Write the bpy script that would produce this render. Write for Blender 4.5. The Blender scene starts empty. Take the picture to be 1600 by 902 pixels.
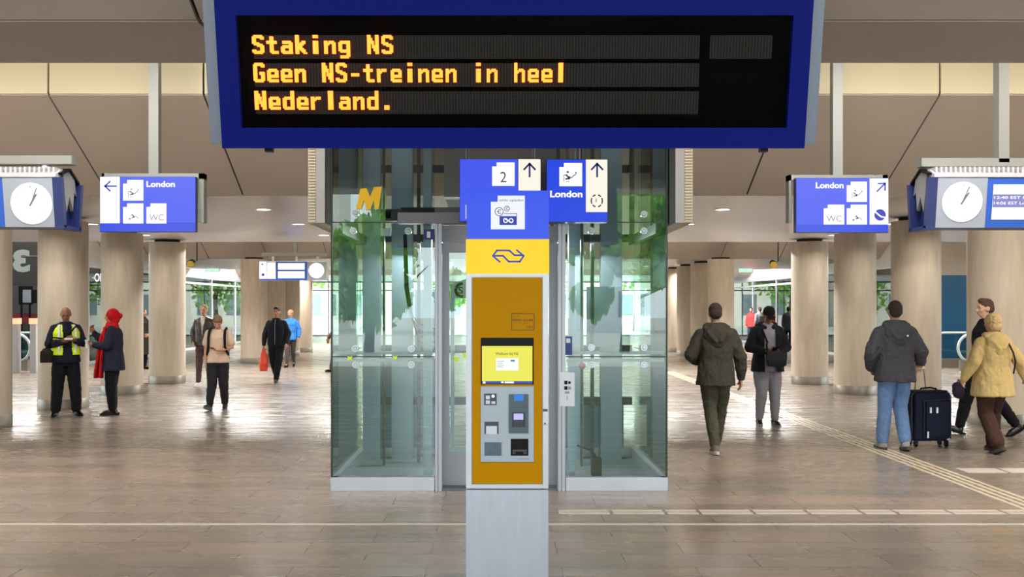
import bpy, bmesh, math, random
from mathutils import Vector, Matrix, Euler, noise
random.seed(7)
SC = bpy.context.scene
COL = SC.collection
R = math.radians
# ------------------------------------------------------------------ camera, world, exposure
F = 1500.0; VX = 772.0; VY = 480.0; EYE = 1.75
cam_d = bpy.data.cameras.new('camera'); cam = bpy.data.objects.new('camera', cam_d); COL.objects.link(cam)
cam.location = (0, 0, EYE); cam.rotation_euler = (R(90), 0, 0)
cam_d.sensor_width = 36.0; cam_d.lens = 36.0*F/1600.0
cam_d.shift_x = (800-VX)/1600.0; cam_d.shift_y = (VY-451)/1600.0
cam_d.clip_end = 500; SC.camera = cam
vs = SC.view_settings
vs.view_transform = 'Standard'; vs.look = 'None'; vs.gamma = 1.0; vs.use_curve_mapping = False
vs.exposure = 0.0
SC.cycles.use_denoising = True
SC.cycles.max_bounces = 10; SC.cycles.transparent_max_bounces = 24
SC.cycles.diffuse_bounces = 5; SC.cycles.glossy_bounces = 5
SC.cycles.sample_clamp_indirect = 6.0
SC.cycles.caustics_reflective = False; SC.cycles.caustics_refractive = False
W = bpy.data.worlds.new('overcast_sky'); SC.world = W; W.use_nodes = True
bgn = W.node_tree.nodes['Background']
bgn.inputs[0].default_value = (0.86, 0.94, 1.0, 1); bgn.inputs[1].default_value = 5.4
sun_d = bpy.data.lights.new('sun', 'SUN'); sun_d.energy = 6.0; sun_d.angle = R(8); sun = bpy.data.objects.new('sun', sun_d); COL.objects.link(sun)
sun.rotation_euler = (R(42), 0, R(-42))
VAULT_LAMP_W = 215.0; DOWN_W = 22.0; SHOP_W = 330.0
WARM = (1.0, 0.95, 0.87)

# ------------------------------------------------------------------ helpers
def lin(h):
    h = h.lstrip('#'); o = []
    for i in (0, 2, 4):
        c = int(h[i:i+2], 16)/255.0
        o.append(c/12.92 if c <= .04045 else ((c+.055)/1.055)**2.4)
    return tuple(o)
MATS = {}
def mat(name, col, rough=.5, metal=0.0, spec=.5, emit=None, es=1.0, var=0.0, vscale=8.0, stretch=(1,1,1), bump=0.0, bscale=60.0, coat=0.0):
    if name in MATS: return MATS[name]
    m = bpy.data.materials.new(name); m.use_nodes = True; nt = m.node_tree
    b = nt.nodes['Principled BSDF']
    c = lin(col) if isinstance(col, str) else col
    b.inputs['Base Color'].default_value = (*c, 1); b.inputs['Roughness'].default_value = rough
    b.inputs['Metallic'].default_value = metal; b.inputs['Specular IOR Level'].default_value = spec
    b.inputs['Coat Weight'].default_value = coat
    if emit is not None:
        e = lin(emit) if isinstance(emit, str) else emit
        b.inputs['Emission Color'].default_value = (*e, 1); b.inputs['Emission Strength'].default_value = es
    tc = None
    if var or bump:
        tc = nt.nodes.new('ShaderNodeTexCoord'); mp = nt.nodes.new('ShaderNodeMapping')
        mp.inputs['Scale'].default_value = stretch; nt.links.new(tc.outputs['Object'], mp.inputs['Vector'])
    if var:
        n = nt.nodes.new('ShaderNodeTexNoise'); n.inputs['Scale'].default_value = vscale; n.inputs['Detail'].default_value = 6
        nt.links.new(mp.outputs[0], n.inputs['Vector'])
        r = nt.nodes.new('ShaderNodeValToRGB'); nt.links.new(n.outputs['Fac'], r.inputs[0])
        r.color_ramp.elements[0].position = .3; r.color_ramp.elements[1].position = .7
        r.color_ramp.elements[0].color = (*[max(0, x*(1-var)) for x in c], 1)
        r.color_ramp.elements[1].color = (*[min(1, x*(1+var)) for x in c], 1)
        nt.links.new(r.outputs[0], b.inputs['Base Color'])
    if bump:
        n2 = nt.nodes.new('ShaderNodeTexNoise'); n2.inputs['Scale'].default_value = bscale; n2.inputs['Detail'].default_value = 3
        nt.links.new(mp.outputs[0], n2.inputs['Vector'])
        bp = nt.nodes.new('ShaderNodeBump'); bp.inputs['Strength'].default_value = bump; bp.inputs['Distance'].default_value = .01
        nt.links.new(n2.outputs['Fac'], bp.inputs['Height']); nt.links.new(bp.outputs[0], b.inputs['Normal'])
    MATS[name] = m; return m
def glow(name, col, es=1.0):
    return mat(name, (0.02, 0.02, 0.02), .4, 0, .3, emit=col, es=es)
def glass(name, tint, ior=1.5, rough=0.0):
    if name in MATS: return MATS[name]
    m = bpy.data.materials.new(name); m.use_nodes = True; nt = m.node_tree; nt.nodes.clear()
    o = nt.nodes.new('ShaderNodeOutputMaterial'); mx = nt.nodes.new('ShaderNodeMixShader')
    t = nt.nodes.new('ShaderNodeBsdfTransparent'); g = nt.nodes.new('ShaderNodeBsdfGlossy'); f = nt.nodes.new('ShaderNodeFresnel')
    t.inputs[0].default_value = (*tint, 1); g.inputs['Roughness'].default_value = rough; f.inputs[0].default_value = ior
    g.inputs[0].default_value = (.95, 1, .98, 1)
    nt.links.new(f.outputs[0], mx.inputs[0]); nt.links.new(t.outputs[0], mx.inputs[1]); nt.links.new(g.outputs[0], mx.inputs[2])
    nt.links.new(mx.outputs[0], o.inputs[0]); MATS[name] = m; return m

def P(px, py, s): return Vector(((px-VX)/s, F/s, EYE+(VY-py)/s))
def wx(px, s): return (px-VX)/s
def wz(py, s): return EYE+(VY-py)/s
def wm(o):
    m = o.matrix_basis.copy()
    while o.parent: o = o.parent; m = o.matrix_basis @ m
    return m
def empty(name, loc, rz=0.0):
    o = bpy.data.objects.new(name, None); COL.objects.link(o); o.location = loc; o.rotation_euler = (0, 0, rz); o.empty_display_size = .1
    return o
def tag(o, label=None, cat=None, group=None, kind=None):
    if label: o['label'] = label
    if cat: o['category'] = cat
    if group: o['group'] = group
    if kind: o['kind'] = kind
    return o
def thing(name, loc, label, cat, group=None, rz=0.0):
    return tag(empty(name, loc, rz), label, cat, group)

class MB:
    def __init__(s): s.bm = bmesh.new(); s.mi = 0
    def _set(s, fs):
        for f in fs: f.material_index = s.mi
    def quad(s, *pts):
        f = s.bm.faces.new([s.bm.verts.new(p) for p in pts]); f.material_index = s.mi; return s
    def box(s, x0, x1, y0, y1, z0, z1):
        return s.prism([(x0, y0), (x1, y0), (x1, y1), (x0, y1)], lambda u, v, w: (u, v, w), z0, z1)
    def prism(s, poly, fr, w0, w1):
        a = [s.bm.verts.new(fr(u, v, w0)) for u, v in poly]; b = [s.bm.verts.new(fr(u, v, w1)) for u, v in poly]
        n = len(poly); fs = [s.bm.faces.new(a[::-1]), s.bm.faces.new(b)]
        for i in range(n): fs.append(s.bm.faces.new((a[i], a[(i+1) % n], b[(i+1) % n], b[i])))
        s._set(fs); return s
    def rings(s, rs, caps=True, closed=True):
        vs_ = [[s.bm.verts.new(p) for p in r] for r in rs]; n = len(rs[0]); fs = []
        for a, b in zip(vs_, vs_[1:]):
            for i in range(n if closed else n-1): fs.append(s.bm.faces.new((a[i], a[(i+1) % n], b[(i+1) % n], b[i])))
        if caps: fs.append(s.bm.faces.new(vs_[0][::-1])); fs.append(s.bm.faces.new(vs_[-1]))
        s._set(fs); return s
    def cyl(s, p0, p1, r0, r1=None, n=16, caps=True):
        r1 = r0 if r1 is None else r1; p0 = Vector(p0); p1 = Vector(p1); d = (p1-p0).normalized()
        a = d.orthogonal().normalized(); b = d.cross(a)
        return s.rings([[p+r*(math.cos(t)*a+math.sin(t)*b) for t in [2*math.pi*i/n for i in range(n)]] for p, r in ((p0, r0), (p1, r1))], caps)
    def tube(s, pts, r, n=8, closed=False):
        pts = [Vector(p) for p in pts]; rs = []; up = None
        for i, p in enumerate(pts):
            d = (pts[min(i+1, len(pts)-1)]-pts[max(i-1, 0)]).normalized()
            if closed: d = (pts[(i+1) % len(pts)]-pts[i-1]).normalized()
            if up is None: up = d.orthogonal().normalized()
            up = (up-d*up.dot(d)).normalized(); b = d.cross(up)
            rr = r[i] if isinstance(r, (list, tuple)) else r
            rs.append([p+rr*(math.cos(t)*up+math.sin(t)*b) for t in [2*math.pi*k/n for k in range(n)]])
        if closed: rs.append(rs[0])
        return s.rings(rs, not closed)
    def lathe(s, c, prof, n=24):
        c = Vector(c)
        return s.rings([[c+Vector((r*math.cos(t), r*math.sin(t), z)) for t in [2*math.pi*i/n for i in range(n)]] for r, z in prof])
    def ell(s, c, r, rot=None, u=14, v=9):
        M = Matrix.Translation(Vector(c)) @ (rot.to_4x4() if rot else Matrix.Identity(4)) @ Matrix.Diagonal((r[0], r[1], r[2], 1))
        g = bmesh.ops.create_uvsphere(s.bm, u_segments=u, v_segments=v, radius=1.0, matrix=M)
        for vv in g['verts']:
            for f in vv.link_faces: f.material_index = s.mi
        return s
    def build(s, name, mats, parent=None, smooth=False, bevel=0.0, world=True):
        me = bpy.data.meshes.new(name)
        bmesh.ops.recalc_face_normals(s.bm, faces=s.bm.faces)
        if bevel:
            es = [e for e in s.bm.edges if len(e.link_faces) == 2 and e.calc_face_angle(0) > .6]
            bmesh.ops.bevel(s.bm, geom=es, offset=bevel, segments=2, affect='EDGES', clamp_overlap=True)
        if parent is not None and world: s.bm.transform(wm(parent).inverted())
        s.bm.to_mesh(me); s.bm.free()
        for m in (mats if isinstance(mats, (list, tuple)) else [mats]): me.materials.append(m)
        if smooth:
            for p in me.polygons: p.use_smooth = True
            if smooth != 'all': me.set_sharp_from_angle(angle=R(40))
        o = bpy.data.objects.new(name, me); COL.objects.link(o)
        if parent is not None: o.parent = parent
        return o
def struct(o): o['kind'] = 'structure'; return o

# planar frame: u to the right, v up, w out towards the viewer
class Face:
    def __init__(s, o, u, v): s.o = Vector(o); s.u = Vector(u); s.v = Vector(v); s.n = s.u.cross(s.v).normalized()
    def __call__(s, u, v, w=0.0): return s.o+s.u*u+s.v*v+s.n*w
def rect(u0, u1, v0, v1): return [(u0, v0), (u1, v0), (u1, v1), (u0, v1)]
def disc(u, v, r, n=32): return [(u+r*math.cos(2*math.pi*i/n), v+r*math.sin(2*math.pi*i/n)) for i in range(n)]
def folder(u0, u1, v0, v1):     # white square with the notch at its top left corner
    a = (u1-u0)*.2; return [(u0, v0), (u1, v0), (u1, v1), (u0+a, v1), (u0+a, v1-a*.9), (u0, v1-a*.9)]
def stroke(mb, fr, pts, w, w0, w1):
    for (a, b) in zip(pts, pts[1:]):
        a = Vector((a[0], a[1])); b = Vector((b[0], b[1])); d = (b-a)
        if d.length < 1e-6: continue
        d.normalize(); n = Vector((-d.y, d.x))*w/2; a = a-d*w*.3; b = b+d*w*.3
        mb.prism([tuple(a-n), tuple(b-n), tuple(b+n), tuple(a+n)], fr, w0, w1)
_tc = {}
def text_tris(st, bold=0.0):
    k = (st, bold)
    if k in _tc: return _tc[k]
    cu = bpy.data.curves.new('t', 'FONT'); cu.body = st; cu.offset = bold; cu.resolution_u = 3; cu.fill_mode = 'FRONT'
    ob = bpy.data.objects.new('t', cu); COL.objects.link(ob); bpy.context.view_layer.update()
    me = bpy.data.meshes.new_from_object(ob.evaluated_get(bpy.context.evaluated_depsgraph_get()))
    v = [(p.co.x, p.co.y) for p in me.vertices]; f = [tuple(p.vertices) for p in me.polygons]
    bpy.data.objects.remove(ob); bpy.data.curves.remove(cu); bpy.data.meshes.remove(me)
    _tc[k] = (v, f); return _tc[k]
def text(mb, fr, st, u0, u1, v0, h, w, bold=0.0, mirror=False):
    """lettering of cap height h between u0 and u1 with its baseline at v0"""
    v, f = text_tris(st, bold)
    xs = [p[0] for p in v]; x0, x1 = min(xs), max(xs); sc = h/0.72
    def m(p):
        t = (p[0]-x0)/(x1-x0)
        if mirror: t = 1-t
        return fr(u0+t*(u1-u0), v0+p[1]*sc, w)
    vv = [mb.bm.verts.new(m(p)) for p in v]
    for q in f:
        try:
            ff = mb.bm.faces.new([vv[i] for i in q]); ff.material_index = mb.mi
        except ValueError: pass
def area_light(name, loc, rot, sx, sy, power, col, parent=None, disk=False, spread=180):
    l = bpy.data.lights.new(name, 'AREA'); l.energy = power; l.color = col
    l.shape = 'DISK' if disk else 'RECTANGLE'; l.size = sx
    if not disk: l.size_y = sy
    l.spread = R(spread)
    o = bpy.data.objects.new(name, l); COL.objects.link(o)
    if parent is not None:
        o.parent = parent; loc = Vector(loc)-wm(parent).translation
    o.location = loc; o.rotation_euler = rot; return o

# ------------------------------------------------------------------ materials
M_panel = mat('ceiling_panel', '#b9aea3', .5, 0, .35, var=.03, vscale=1.5)
M_dark = mat('dark_gap', '#1b1815', .8)
M_slat = mat('ceiling_slat', '#e4e6ea', .2, .45, .6)
M_cream = mat('cream_panel', '#d3cbad', .5, 0, .3)
M_concrete = mat('concrete', '#c4b6a3', .62, 0, .3, var=.10, vscale=5, stretch=(2.2, 2.2, .35), bump=.12, bscale=30)
M_steel = mat('brushed_steel', '#8f877c', .42, .7, .5, var=.08, vscale=30, stretch=(1, 1, 12))
M_silver = mat('silver_paint', '#b6bbc4', .38, .35, .5)
M_silver2 = mat('silver_light', '#cfd2da', .35, .3, .5, var=.04, vscale=6)
M_grey = mat('grey_metal', '#8b8e94', .4, .5)
M_dgrey = mat('dark_grey_metal', '#4a4c50', .45, .4)
M_steelblue = mat('lift_steel', '#a9b8c4', .4, .2)
M_black = mat('black_plastic', '#0b0b0d', .4, 0, .15)
M_white = mat('white_paint', '#e9e9ea', .5)
M_postgrey = mat('post_grey', '#767976', .45, .15)
M_blue = mat('board_blue', '#02157c', .5, 0, .1)
M_bluedk = mat('sign_side_blue', '#12276e', .4)
M_glass = glass('lift_glass', (.88, .945, .93), 1.66)
M_glassc = glass('clear_glass', (.93, .97, .96))
M_glassdk = glass('smoked_glass', (.33, .36, .38))
G_blue = glow('lit_blue', '#3f57ee', 1.0)
G_blue2 = glow('lit_blue_deep', '#1f45e0', 1.0)
G_yel = glow('lit_yellow', '#ffd400', 1.0)
G_white = glow('lit_white', '#fdfdff', 1.25)
G_cream = glow('lit_cream', '#fbf6e6', 1.0)
M_ps = mat('phone_screen', '#20262e', .1)
M_ink = mat('ink_blue', '#2b349c', .5)
M_inkk = mat('ink_grey', '#5a5f70', .5)
def leaf_mat():
    m = mat('leaves', '#7fae4c', .6, 0, .3, var=.35, vscale=3); nt = m.node_tree
    b = nt.nodes['Principled BSDF']; t = nt.nodes.new('ShaderNodeBsdfTranslucent'); t.inputs[0].default_value = (*lin('#86b842'), 1)
    x = nt.nodes.new('ShaderNodeMixShader'); x.inputs[0].default_value = .45
    nt.links.new(b.outputs[0], x.inputs[1]); nt.links.new(t.outputs[0], x.inputs[2]); nt.links.new(x.outputs[0], nt.nodes['Material Output'].inputs[0])
    return m
M_leaf = leaf_mat(); M_bark = mat('bark', '#4b4036', .8, var=.2)

def floor_mat():
    m = bpy.data.materials.new('stone_floor'); m.use_nodes = True; nt = m.node_tree; b = nt.nodes['Principled BSDF']
    N = nt.nodes.new; L = nt.links.new
    tc = N('ShaderNodeTexCoord'); mp = N('ShaderNodeMapping'); L(tc.outputs['Object'], mp.inputs['Vector'])
    br = N('ShaderNodeTexBrick'); L(mp.outputs[0], br.inputs['Vector'])
    br.offset = .5; br.inputs['Scale'].default_value = 1.0; br.inputs['Brick Width'].default_value = .9; br.inputs['Row Height'].default_value = .34
    br.inputs['Mortar Size'].default_value = .004; br.inputs['Mortar Smooth'].default_value = .2; br.inputs['Bias'].default_value = 0
    br.inputs['Color1'].default_value = (*lin('#7a7067'), 1); br.inputs['Color2'].default_value = (*lin('#8a7e73'), 1); br.inputs['Mortar'].default_value = (*lin('#5a534b'), 1)
    mp2 = N('ShaderNodeMapping'); mp2.inputs['Scale'].default_value = (.3, 1.5, 1); L(tc.outputs['Object'], mp2.inputs['Vector'])
    n1 = N('ShaderNodeTexNoise'); n1.inputs['Scale'].default_value = .9; n1.inputs['Detail'].default_value = 9; n1.inputs['Roughness'].default_value = .72
    n1.inputs['Distortion'].default_value = .6
    L(mp2.outputs[0], n1.inputs['Vector'])
    r1 = N('ShaderNodeValToRGB'); L(n1.outputs['Fac'], r1.inputs[0])
    e = r1.color_ramp.elements; e[0].position = .33; e[0].color = (*lin('#64635f'), 1); e[1].position = .72; e[1].color = (*lin('#b79787'), 1)
    k = e.new(.5); k.color = (*lin('#85796f'), 1)
    mx = N('ShaderNodeMix'); mx.data_type = 'RGBA'; mx.inputs[0].default_value = .42
    L(br.outputs['Color'], mx.inputs[6]); L(r1.outputs[0], mx.inputs[7])
    mx2 = N('ShaderNodeMix'); mx2.data_type = 'RGBA'; L(br.outputs['Fac'], mx2.inputs[0]); L(mx.outputs[2], mx2.inputs[6]); mx2.inputs[7].default_value = (*lin('#5c554d'), 1)
    L(mx2.outputs[2], b.inputs['Base Color'])
    n2 = N('ShaderNodeTexNoise'); n2.inputs['Scale'].default_value = 3.0; n2.inputs['Detail'].default_value = 4; L(mp2.outputs[0], n2.inputs['Vector'])
    mr = N('ShaderNodeMapRange'); L(n2.outputs['Fac'], mr.inputs[0]); mr.inputs[1].default_value = .3; mr.inputs[2].default_value = .7
    mr.inputs[3].default_value = .2; mr.inputs[4].default_value = .33; L(mr.outputs[0], b.inputs['Roughness'])
    bp = N('ShaderNodeBump'); bp.inputs['Strength'].default_value = .025; bp.inputs['Distance'].default_value = .01
    L(n2.outputs['Fac'], bp.inputs['Height']); L(bp.outputs[0], b.inputs['Normal'])
    b.inputs['Specular IOR Level'].default_value = .6
    return m
M_floor = floor_mat()
# ------------------------------------------------------------------ the setting
fl = MB().box(-18, 18, -10, 58, -.06, 0).build('floor', M_floor); struct(fl)
gd = MB().box(-140, 140, -140, 160, -.14, -.07).build('ground', mat('pavement', '#bdbab2', .8, var=.1, vscale=.5)); struct(gd)
SEAMS = [-18, -14.7, -12.9, -11.1, -9.2, -7.3, -5.37, -3.5, -1.65, 1.65, 3.52, 5.37, 7.3, 9.2, 11.1, 12.9, 14.7, 18]
LIFTX = (-1.9, 2.0)
cp = MB(); cb = MB(); cs = MB(); cc = MB()
def panel_seg(mb, a, b, g=.012, hole=None):
    (y0, z0), (y1, z1) = a, b
    L = math.hypot(y1-y0, z1-z0); ty, tz = (y1-y0)/L, (z1-z0)/L
    ny, nz = -tz, ty                                   # away from the room
    for x0, x1 in zip(SEAMS, SEAMS[1:]):
        if hole and x0 < hole[1] and x1 > hole[0]: continue
        q = [(y0+ty*g, z0+tz*g), (y1-ty*g, z1-tz*g)]
        q += [(q[1][0]+ny*.03, q[1][1]+nz*.03), (q[0][0]+ny*.03, q[0][1]+nz*.03)]
        mb.prism(q, lambda u, v, w: (w, u, v), x0+g, x1-g)
    cb.prism([(y0+ny*.035, z0+nz*.035), (y1+ny*.035, z1+nz*.035), (y1+ny*.06, z1+nz*.06), (y0+ny*.06, z0+nz*.06)], lambda u, v, w: (w, u, v), -18, 18)
def vault(y0, y1, za, zb):
    pts = [(y0, za), (y0+1.82, 4.3), (y0+1.82, 4.72), (y1-1.84, 4.72), (y1-1.84, 4.308), (y1, zb)]
    for i, (a, b) in enumerate(zip(pts, pts[1:])):
        if i in (1, 3): panel_seg(cc, a, b)
        else: panel_seg(cp, a, b)
def slats(y0, y1, z):
    y = y0+.02
    while y < y1-.05:
        cs.prism([(y, z+.009), (y+.016, z+.002), (y+.041, z), (y+.066, z+.002), (y+.082, z+.009), (y+.082, z+.03), (y, z+.03)], lambda u, v, w: (w, u, v), -18, 18); y += .1
    cb.box(-18, 18, y0, y1, z+.04, z+.06)
panel_seg(cp, (-7, 4.72), (3.53, 4.72)); panel_seg(cc, (3.53, 4.72), (3.53, 4.30)); panel_seg(cp, (3.53, 4.30), (5.37, 3.35)); panel_seg(cp, (5.37, 3.35), (6.3, 3.35))
vault(6.3, 13.4, 3.35, 3.30); slats(13.4, 22.9, 3.30); vault(22.9, 31.0, 3.30, 3.30)
slats(31.0, 39.4, 3.30); vault(39.4, 46.6, 3.30, 3.30); slats(46.6, 58, 3.30)
struct(cp.build('ceiling', M_panel)); struct(cc.build('ceiling', M_cream)); struct(cs.build('ceiling', M_slat)); struct(cb.build('ceiling', M_dark))

# floor markings
M_strip = mat('pale_strip', '#c2bbb0', .35); M_tact = mat('tactile_stone', '#b9b0a4', .4, var=.06); M_rib = mat('tactile_rib', '#bdb29b', .4)
struct(MB().box(-18, 18, 7.70, 7.75, 0, .003).build('trim_1', M_strip))
t = MB(); x = .55
k = 0
while x < 9:
    w = .26 if k % 4 == 2 else .43
    t.box(x, x+w, 8.09, 8.17, 0, .004); t.box(x, x+w, 8.19, 8.27, 0, .004); x += w+.03; k += 1
struct(t.build('trim_2', M_tact))
t = MB()
for i in range(4): t.box(4.56+i*.085, 4.605+i*.085, 7.8, 26, 0, .005)
struct(t.build('trim_3', M_rib))
t = MB(); x = 5.0
while x < 9: t.box(x, x+.42, 10.12, 10.4, 0, .004); x += .46
struct(t.build('trim_4', M_strip))

# side and end walls
M_wall = mat('plaster', '#cfcac2', .7, var=.03, vscale=1)
M_wallw = mat('white_bulkhead', '#e4e6e6', .5)
for nm, sx in (('wall_left', -1), ('wall_right', 1)):
    a, b = sorted((sx*18.0, sx*18.3))
    struct(MB().box(a, b, -7, 13, 0, 4.8).box(a, b, 26.2, 38, 0, 4.8).build(nm, M_wall))
    a, b = sorted((sx*12.45, sx*12.6))
    struct(MB().box(a, b, 29.5, 58, 3.05, 4.8).build(nm+'_bulkhead', M_wallw))
def glazing(name, axis, at, a0, a1, z0, z1, step, gm, fm, trans=None):
    """a framed run of panes along one axis; the frame is the object, its panes are one part"""
    f = MB(); n = max(1, round((a1-a0)/step)); g = MB()
    def bx(mb, p0, p1, q0, q1, t):
        if axis == 'y': mb.box(at-t, at+t, p0, p1, q0, q1)
        else: mb.box(p0, p1, at-t, at+t, q0, q1)
    for i in range(n+1):
        p = a0+(a1-a0)*i/n; bx(f, p-.03, p+.03, z0, z1, .05)
    for z in (z0+.04, z1-.04)+((trans,) if trans else ()): bx(f, a0, a1, z-.04, z+.04, .045)
    bx(g, a0, a1, z0+.05, z1-.05, .006)
    o = struct(f.build(name, fm)); g.build('pane', gm, o); return o
glazing('window_1', 'y', -12.5, 38.5, 58, 0, 3.05, 3.9, M_glassc, M_silver2, 2.75)
glazing('window_2', 'y', 12.5, 38.5, 58, 0, 3.05, 3.9, M_glassc, M_silver2, 2.75)
for q_, sx in ((6, -1), (7, 1)): glazing('window_%d' % q_, 'y', sx*18.1, 13, 26.2, 0, 4.7, 2.2, M_glassc, M_silver2, 3.2)  # unseen side glazing, added to bring daylight onto the columns
glazing('window_3', 'x', 58.0, -12.5, 12.5, 0, 3.3, 2.5, M_glassc, M_silver2, 2.75)
glazing('window_4', 'y', -12.5, 29.5, 38.4, 0, 3.05, 2.2, M_glassc, M_silver2)
glazing('window_5', 'y', 12.5, 29.5, 38.4, 0, 3.05, 2.2, M_glassc, M_silver2)

# shops behind the side glazing: rear walls, partition walls
M_shopw = mat('shop_wall_cream', '#efe6cf', .6); M_shopd = mat('shop_wall_dark', '#43474d', .6)
for sx, sd in ((-1, 'left'), (1, 'right')):
    a, b = sorted((sx*16.4, sx*16.6)); struct(MB().box(a, b, 29.5, 38.4, 0, 3.3).build('wall_%s_shop' % sd, M_shopw))
    a, b = sorted((sx*12.6, sx*18)); struct(MB().box(a, b, 38.4, 38.6, 0, 4.8).build('wall_%s_partition' % sd, M_shopw))
struct(MB().box(12.4, 18, 29.3, 29.4, 2.72, 4.8).build('wall_right_rear', M_panel))
struct(MB().box(13.2, 18, 29.2, 29.3, 0, 2.72).build('wall_right_blue', mat('petrol_blue_wall', '#1a527a', .5)))
struct(MB().box(-18, -12.5, 29.2, 29.4, 0, 4.8).build('wall_left_rear', M_shopd))
struct(MB().box(14.0, 14.2, 40, 52, 0, 3.3).build('wall_right_kiosk', M_shopd))
# lower bulkheads over the escalator bays

# shop shelving: case, lit back, shelves and goods
def shelf_unit(x, y, label, warm, cat='shelf'):
    sx = 1 if x > 0 else -1
    r = thing('display_shelf', (x, y, 0), label, cat, 'lit shelves in the side shops')
    a, b = sorted((x, x+sx*.4)); m = MB()
    m.box(a, b, y-1.2, y-1.15, 0, 2.5); m.box(a, b, y+1.15, y+1.2, 0, 2.5); m.box(a, b, y-1.2, y+1.2, 2.45, 2.5); m.box(a, b, y-1.2, y+1.2, 0, .25)
    m.build('case', M_white, r)
    a2, b2 = sorted((x+sx*.36, x+sx*.39)); MB().box(a2, b2, y-1.14, y+1.14, .26, 2.44).build('lit_back', glow('shelf_light_'+warm, '#'+warm, 1.6), r)
    m = MB()
    for z in (.7, 1.15, 1.6, 2.05): m.box(a, b, y-1.15, y+1.15, z, z+.03)
    m.build('shelf_board', M_white, r)
    m = MB(); rr = random.Random(int(abs(x*7+y*13)))
    for z in (.26, .73, 1.18, 1.63, 2.08):
        yy = y-1.1
        while yy < y+1.0:
            w = rr.uniform(.06, .16); h = rr.uniform(.12, .33); m.mi = rr.randrange(5)
            m.box(*sorted((x+sx*.06, x+sx*.26)), yy, yy+w, z, z+h); yy += w+rr.uniform(.01, .08)
    g = m.build('goods', [mat('goods_%d' % i, c, .5) for i, c in enumerate(('#c23b2e', '#e0b94a', '#3c6fa8', '#e8e2d4', '#57724a'))], r); g['kind'] = 'stuff'
for i, (y, c) in enumerate(((30.9, 'fff1cf'), (33.4, 'ffe2a8'), (36.0, 'fff6e6'))):
    nth = ('nearest the escalator', 'in the middle of the shop', 'at the far end of the shop')[i]
    shelf_unit(-15.6, y, 'lit shelf of goods behind the left glazing, '+nth, c)
    shelf_unit(15.6, y, 'lit shelf of goods behind the right glazing, '+nth, c)
for sx in (-1, 1):
    area_light('shop_light', (sx*14.5, 34, 3.0), (0, 0, 0), 2.5, 7, SHOP_W*2.2, WARM)
    area_light('bay_light', (sx*15, 27.6, 3.2), (0, 0, 0), 3, 1.0, SHOP_W*.09, (1, .97, .92))

# ------------------------------------------------------------------ outdoors: trees and buildings beyond both ends
def tree(x, y, h, w, label, n=1300, group='trees outside the station'):
    r = thing('tree', (x, y, -.07), label, 'tree', group)
    rr = random.Random(int(x*31+y*17)); m = MB()
    m.tube([(x, y, -.07), (x+.1, y, h*.25), (x-.05, y+.1, h*.55), (x, y, h*.85)], [.22, .17, .12, .04], 9)
    for i in range(6):
        a = i*1.1; z = h*(.3+.08*i); m.tube([(x, y, z), (x+math.cos(a)*w*.3, y+math.sin(a)*w*.3, z+h*.12), (x+math.cos(a)*w*.42, y+math.sin(a)*w*.42, z+h*.22)], [.07, .05, .02], 6)
    m.build('trunk', M_bark, r, True)
    m = MB(); cl = [(rr.gauss(0, w*.22), rr.gauss(0, w*.22), h*rr.uniform(.26, .95), w*rr.uniform(.14, .26)) for _ in range(16)]
    for _ in range(n):
        c = rr.choice(cl); v = Vector((rr.gauss(0, 1), rr.gauss(0, 1), rr.gauss(0, 1))).normalized()*c[3]*rr.uniform(.5, 1)
        p = Vector((x+c[0], y+c[1], c[2]))+v; q = Euler((rr.uniform(0, 6), rr.uniform(0, 6), rr.uniform(0, 6))).to_matrix(); s = rr.uniform(.12, .28)
        m.quad(*[p+q @ Vector(k) for k in ((-s, 0, 0), (0, -s*.6, 0), (s, 0, .04), (0, s*.6, 0))])
    m.build('foliage', M_leaf, r); return r
for i, (x, y, h, w) in enumerate([(-11.5, 70, 8, 5), (-3.6, 74, 8, 6), (3.2, 70, 8, 6), (10.6, 72, 8, 5)]):
    tree(x, y, h, w, 'leafy street tree beyond the far glass wall, '+('leftmost of four', 'second from left', 'third from left', 'rightmost of four')[i])
for i, (x, y, h, w) in enumerate([(-33, 66, 6, 5), (-43, 72, 7, 5)]):
    tree(x, y, h, w, 'leafy tree outside the left glazing, '+('nearer one', 'farther one')[i])
for i, (x, y, h, w) in enumerate([(-5.0, -20, 6.5, 5.6), (5.2, -20, 6.2, 5.6)]):
    tree(x, y, h, w, 'leafy tree on the square reflected in the lift glass, '+('in its left half', 'in its right half')[i], 5200, 'trees on the square')
M_bldg = mat('facade_stone', '#ddd6cb', .7, var=.1, vscale=.6); M_win = mat('facade_window', '#7d8a92', .2, .2)
def building(x0, x1, y, h, face, label, col=None):
    r = thing('building', ((x0+x1)/2, y, -.07), label, 'building', 'buildings around the station')
    a, b = (y, y+6) if face < 0 else (y-6, y)
    MB().box(x0, x1, a, b, -.07, h).build('wall', col or M_bldg, r)
    m = MB(); nz = int(h/3.2); nx = int((x1-x0)/2.4)
    yf = y+face*.03
    for i in range(nx):
        for j in range(nz):
            cx = x0+(i+.5)*(x1-x0)/nx; m.box(cx-.65, cx+.65, min(yf, y-face*.05), max(yf, y-face*.05), 1+j*3.2, 2.9+j*3.2)
    m.build('window_rows', M_win, r)
    MB().box(x0-.3, x1+.3, a-.3, b+.3, h, h+.4).build('cornice', M_wallw, r)
building(-20, -6, 84, 14, -1, 'pale stone building across the street, left of the far glass wall')
building(-5, 16, 88, 17, -1, 'pale stone building across the street, behind the far trees')
building(6, 11, -52, 34, 1, 'tall office tower on the square, reflected in the lift glass', mat('tower_pale', '#d9dee2', .4))
building(-30, -12, -56, 15, 1, 'long building on the square behind the viewer')

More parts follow.
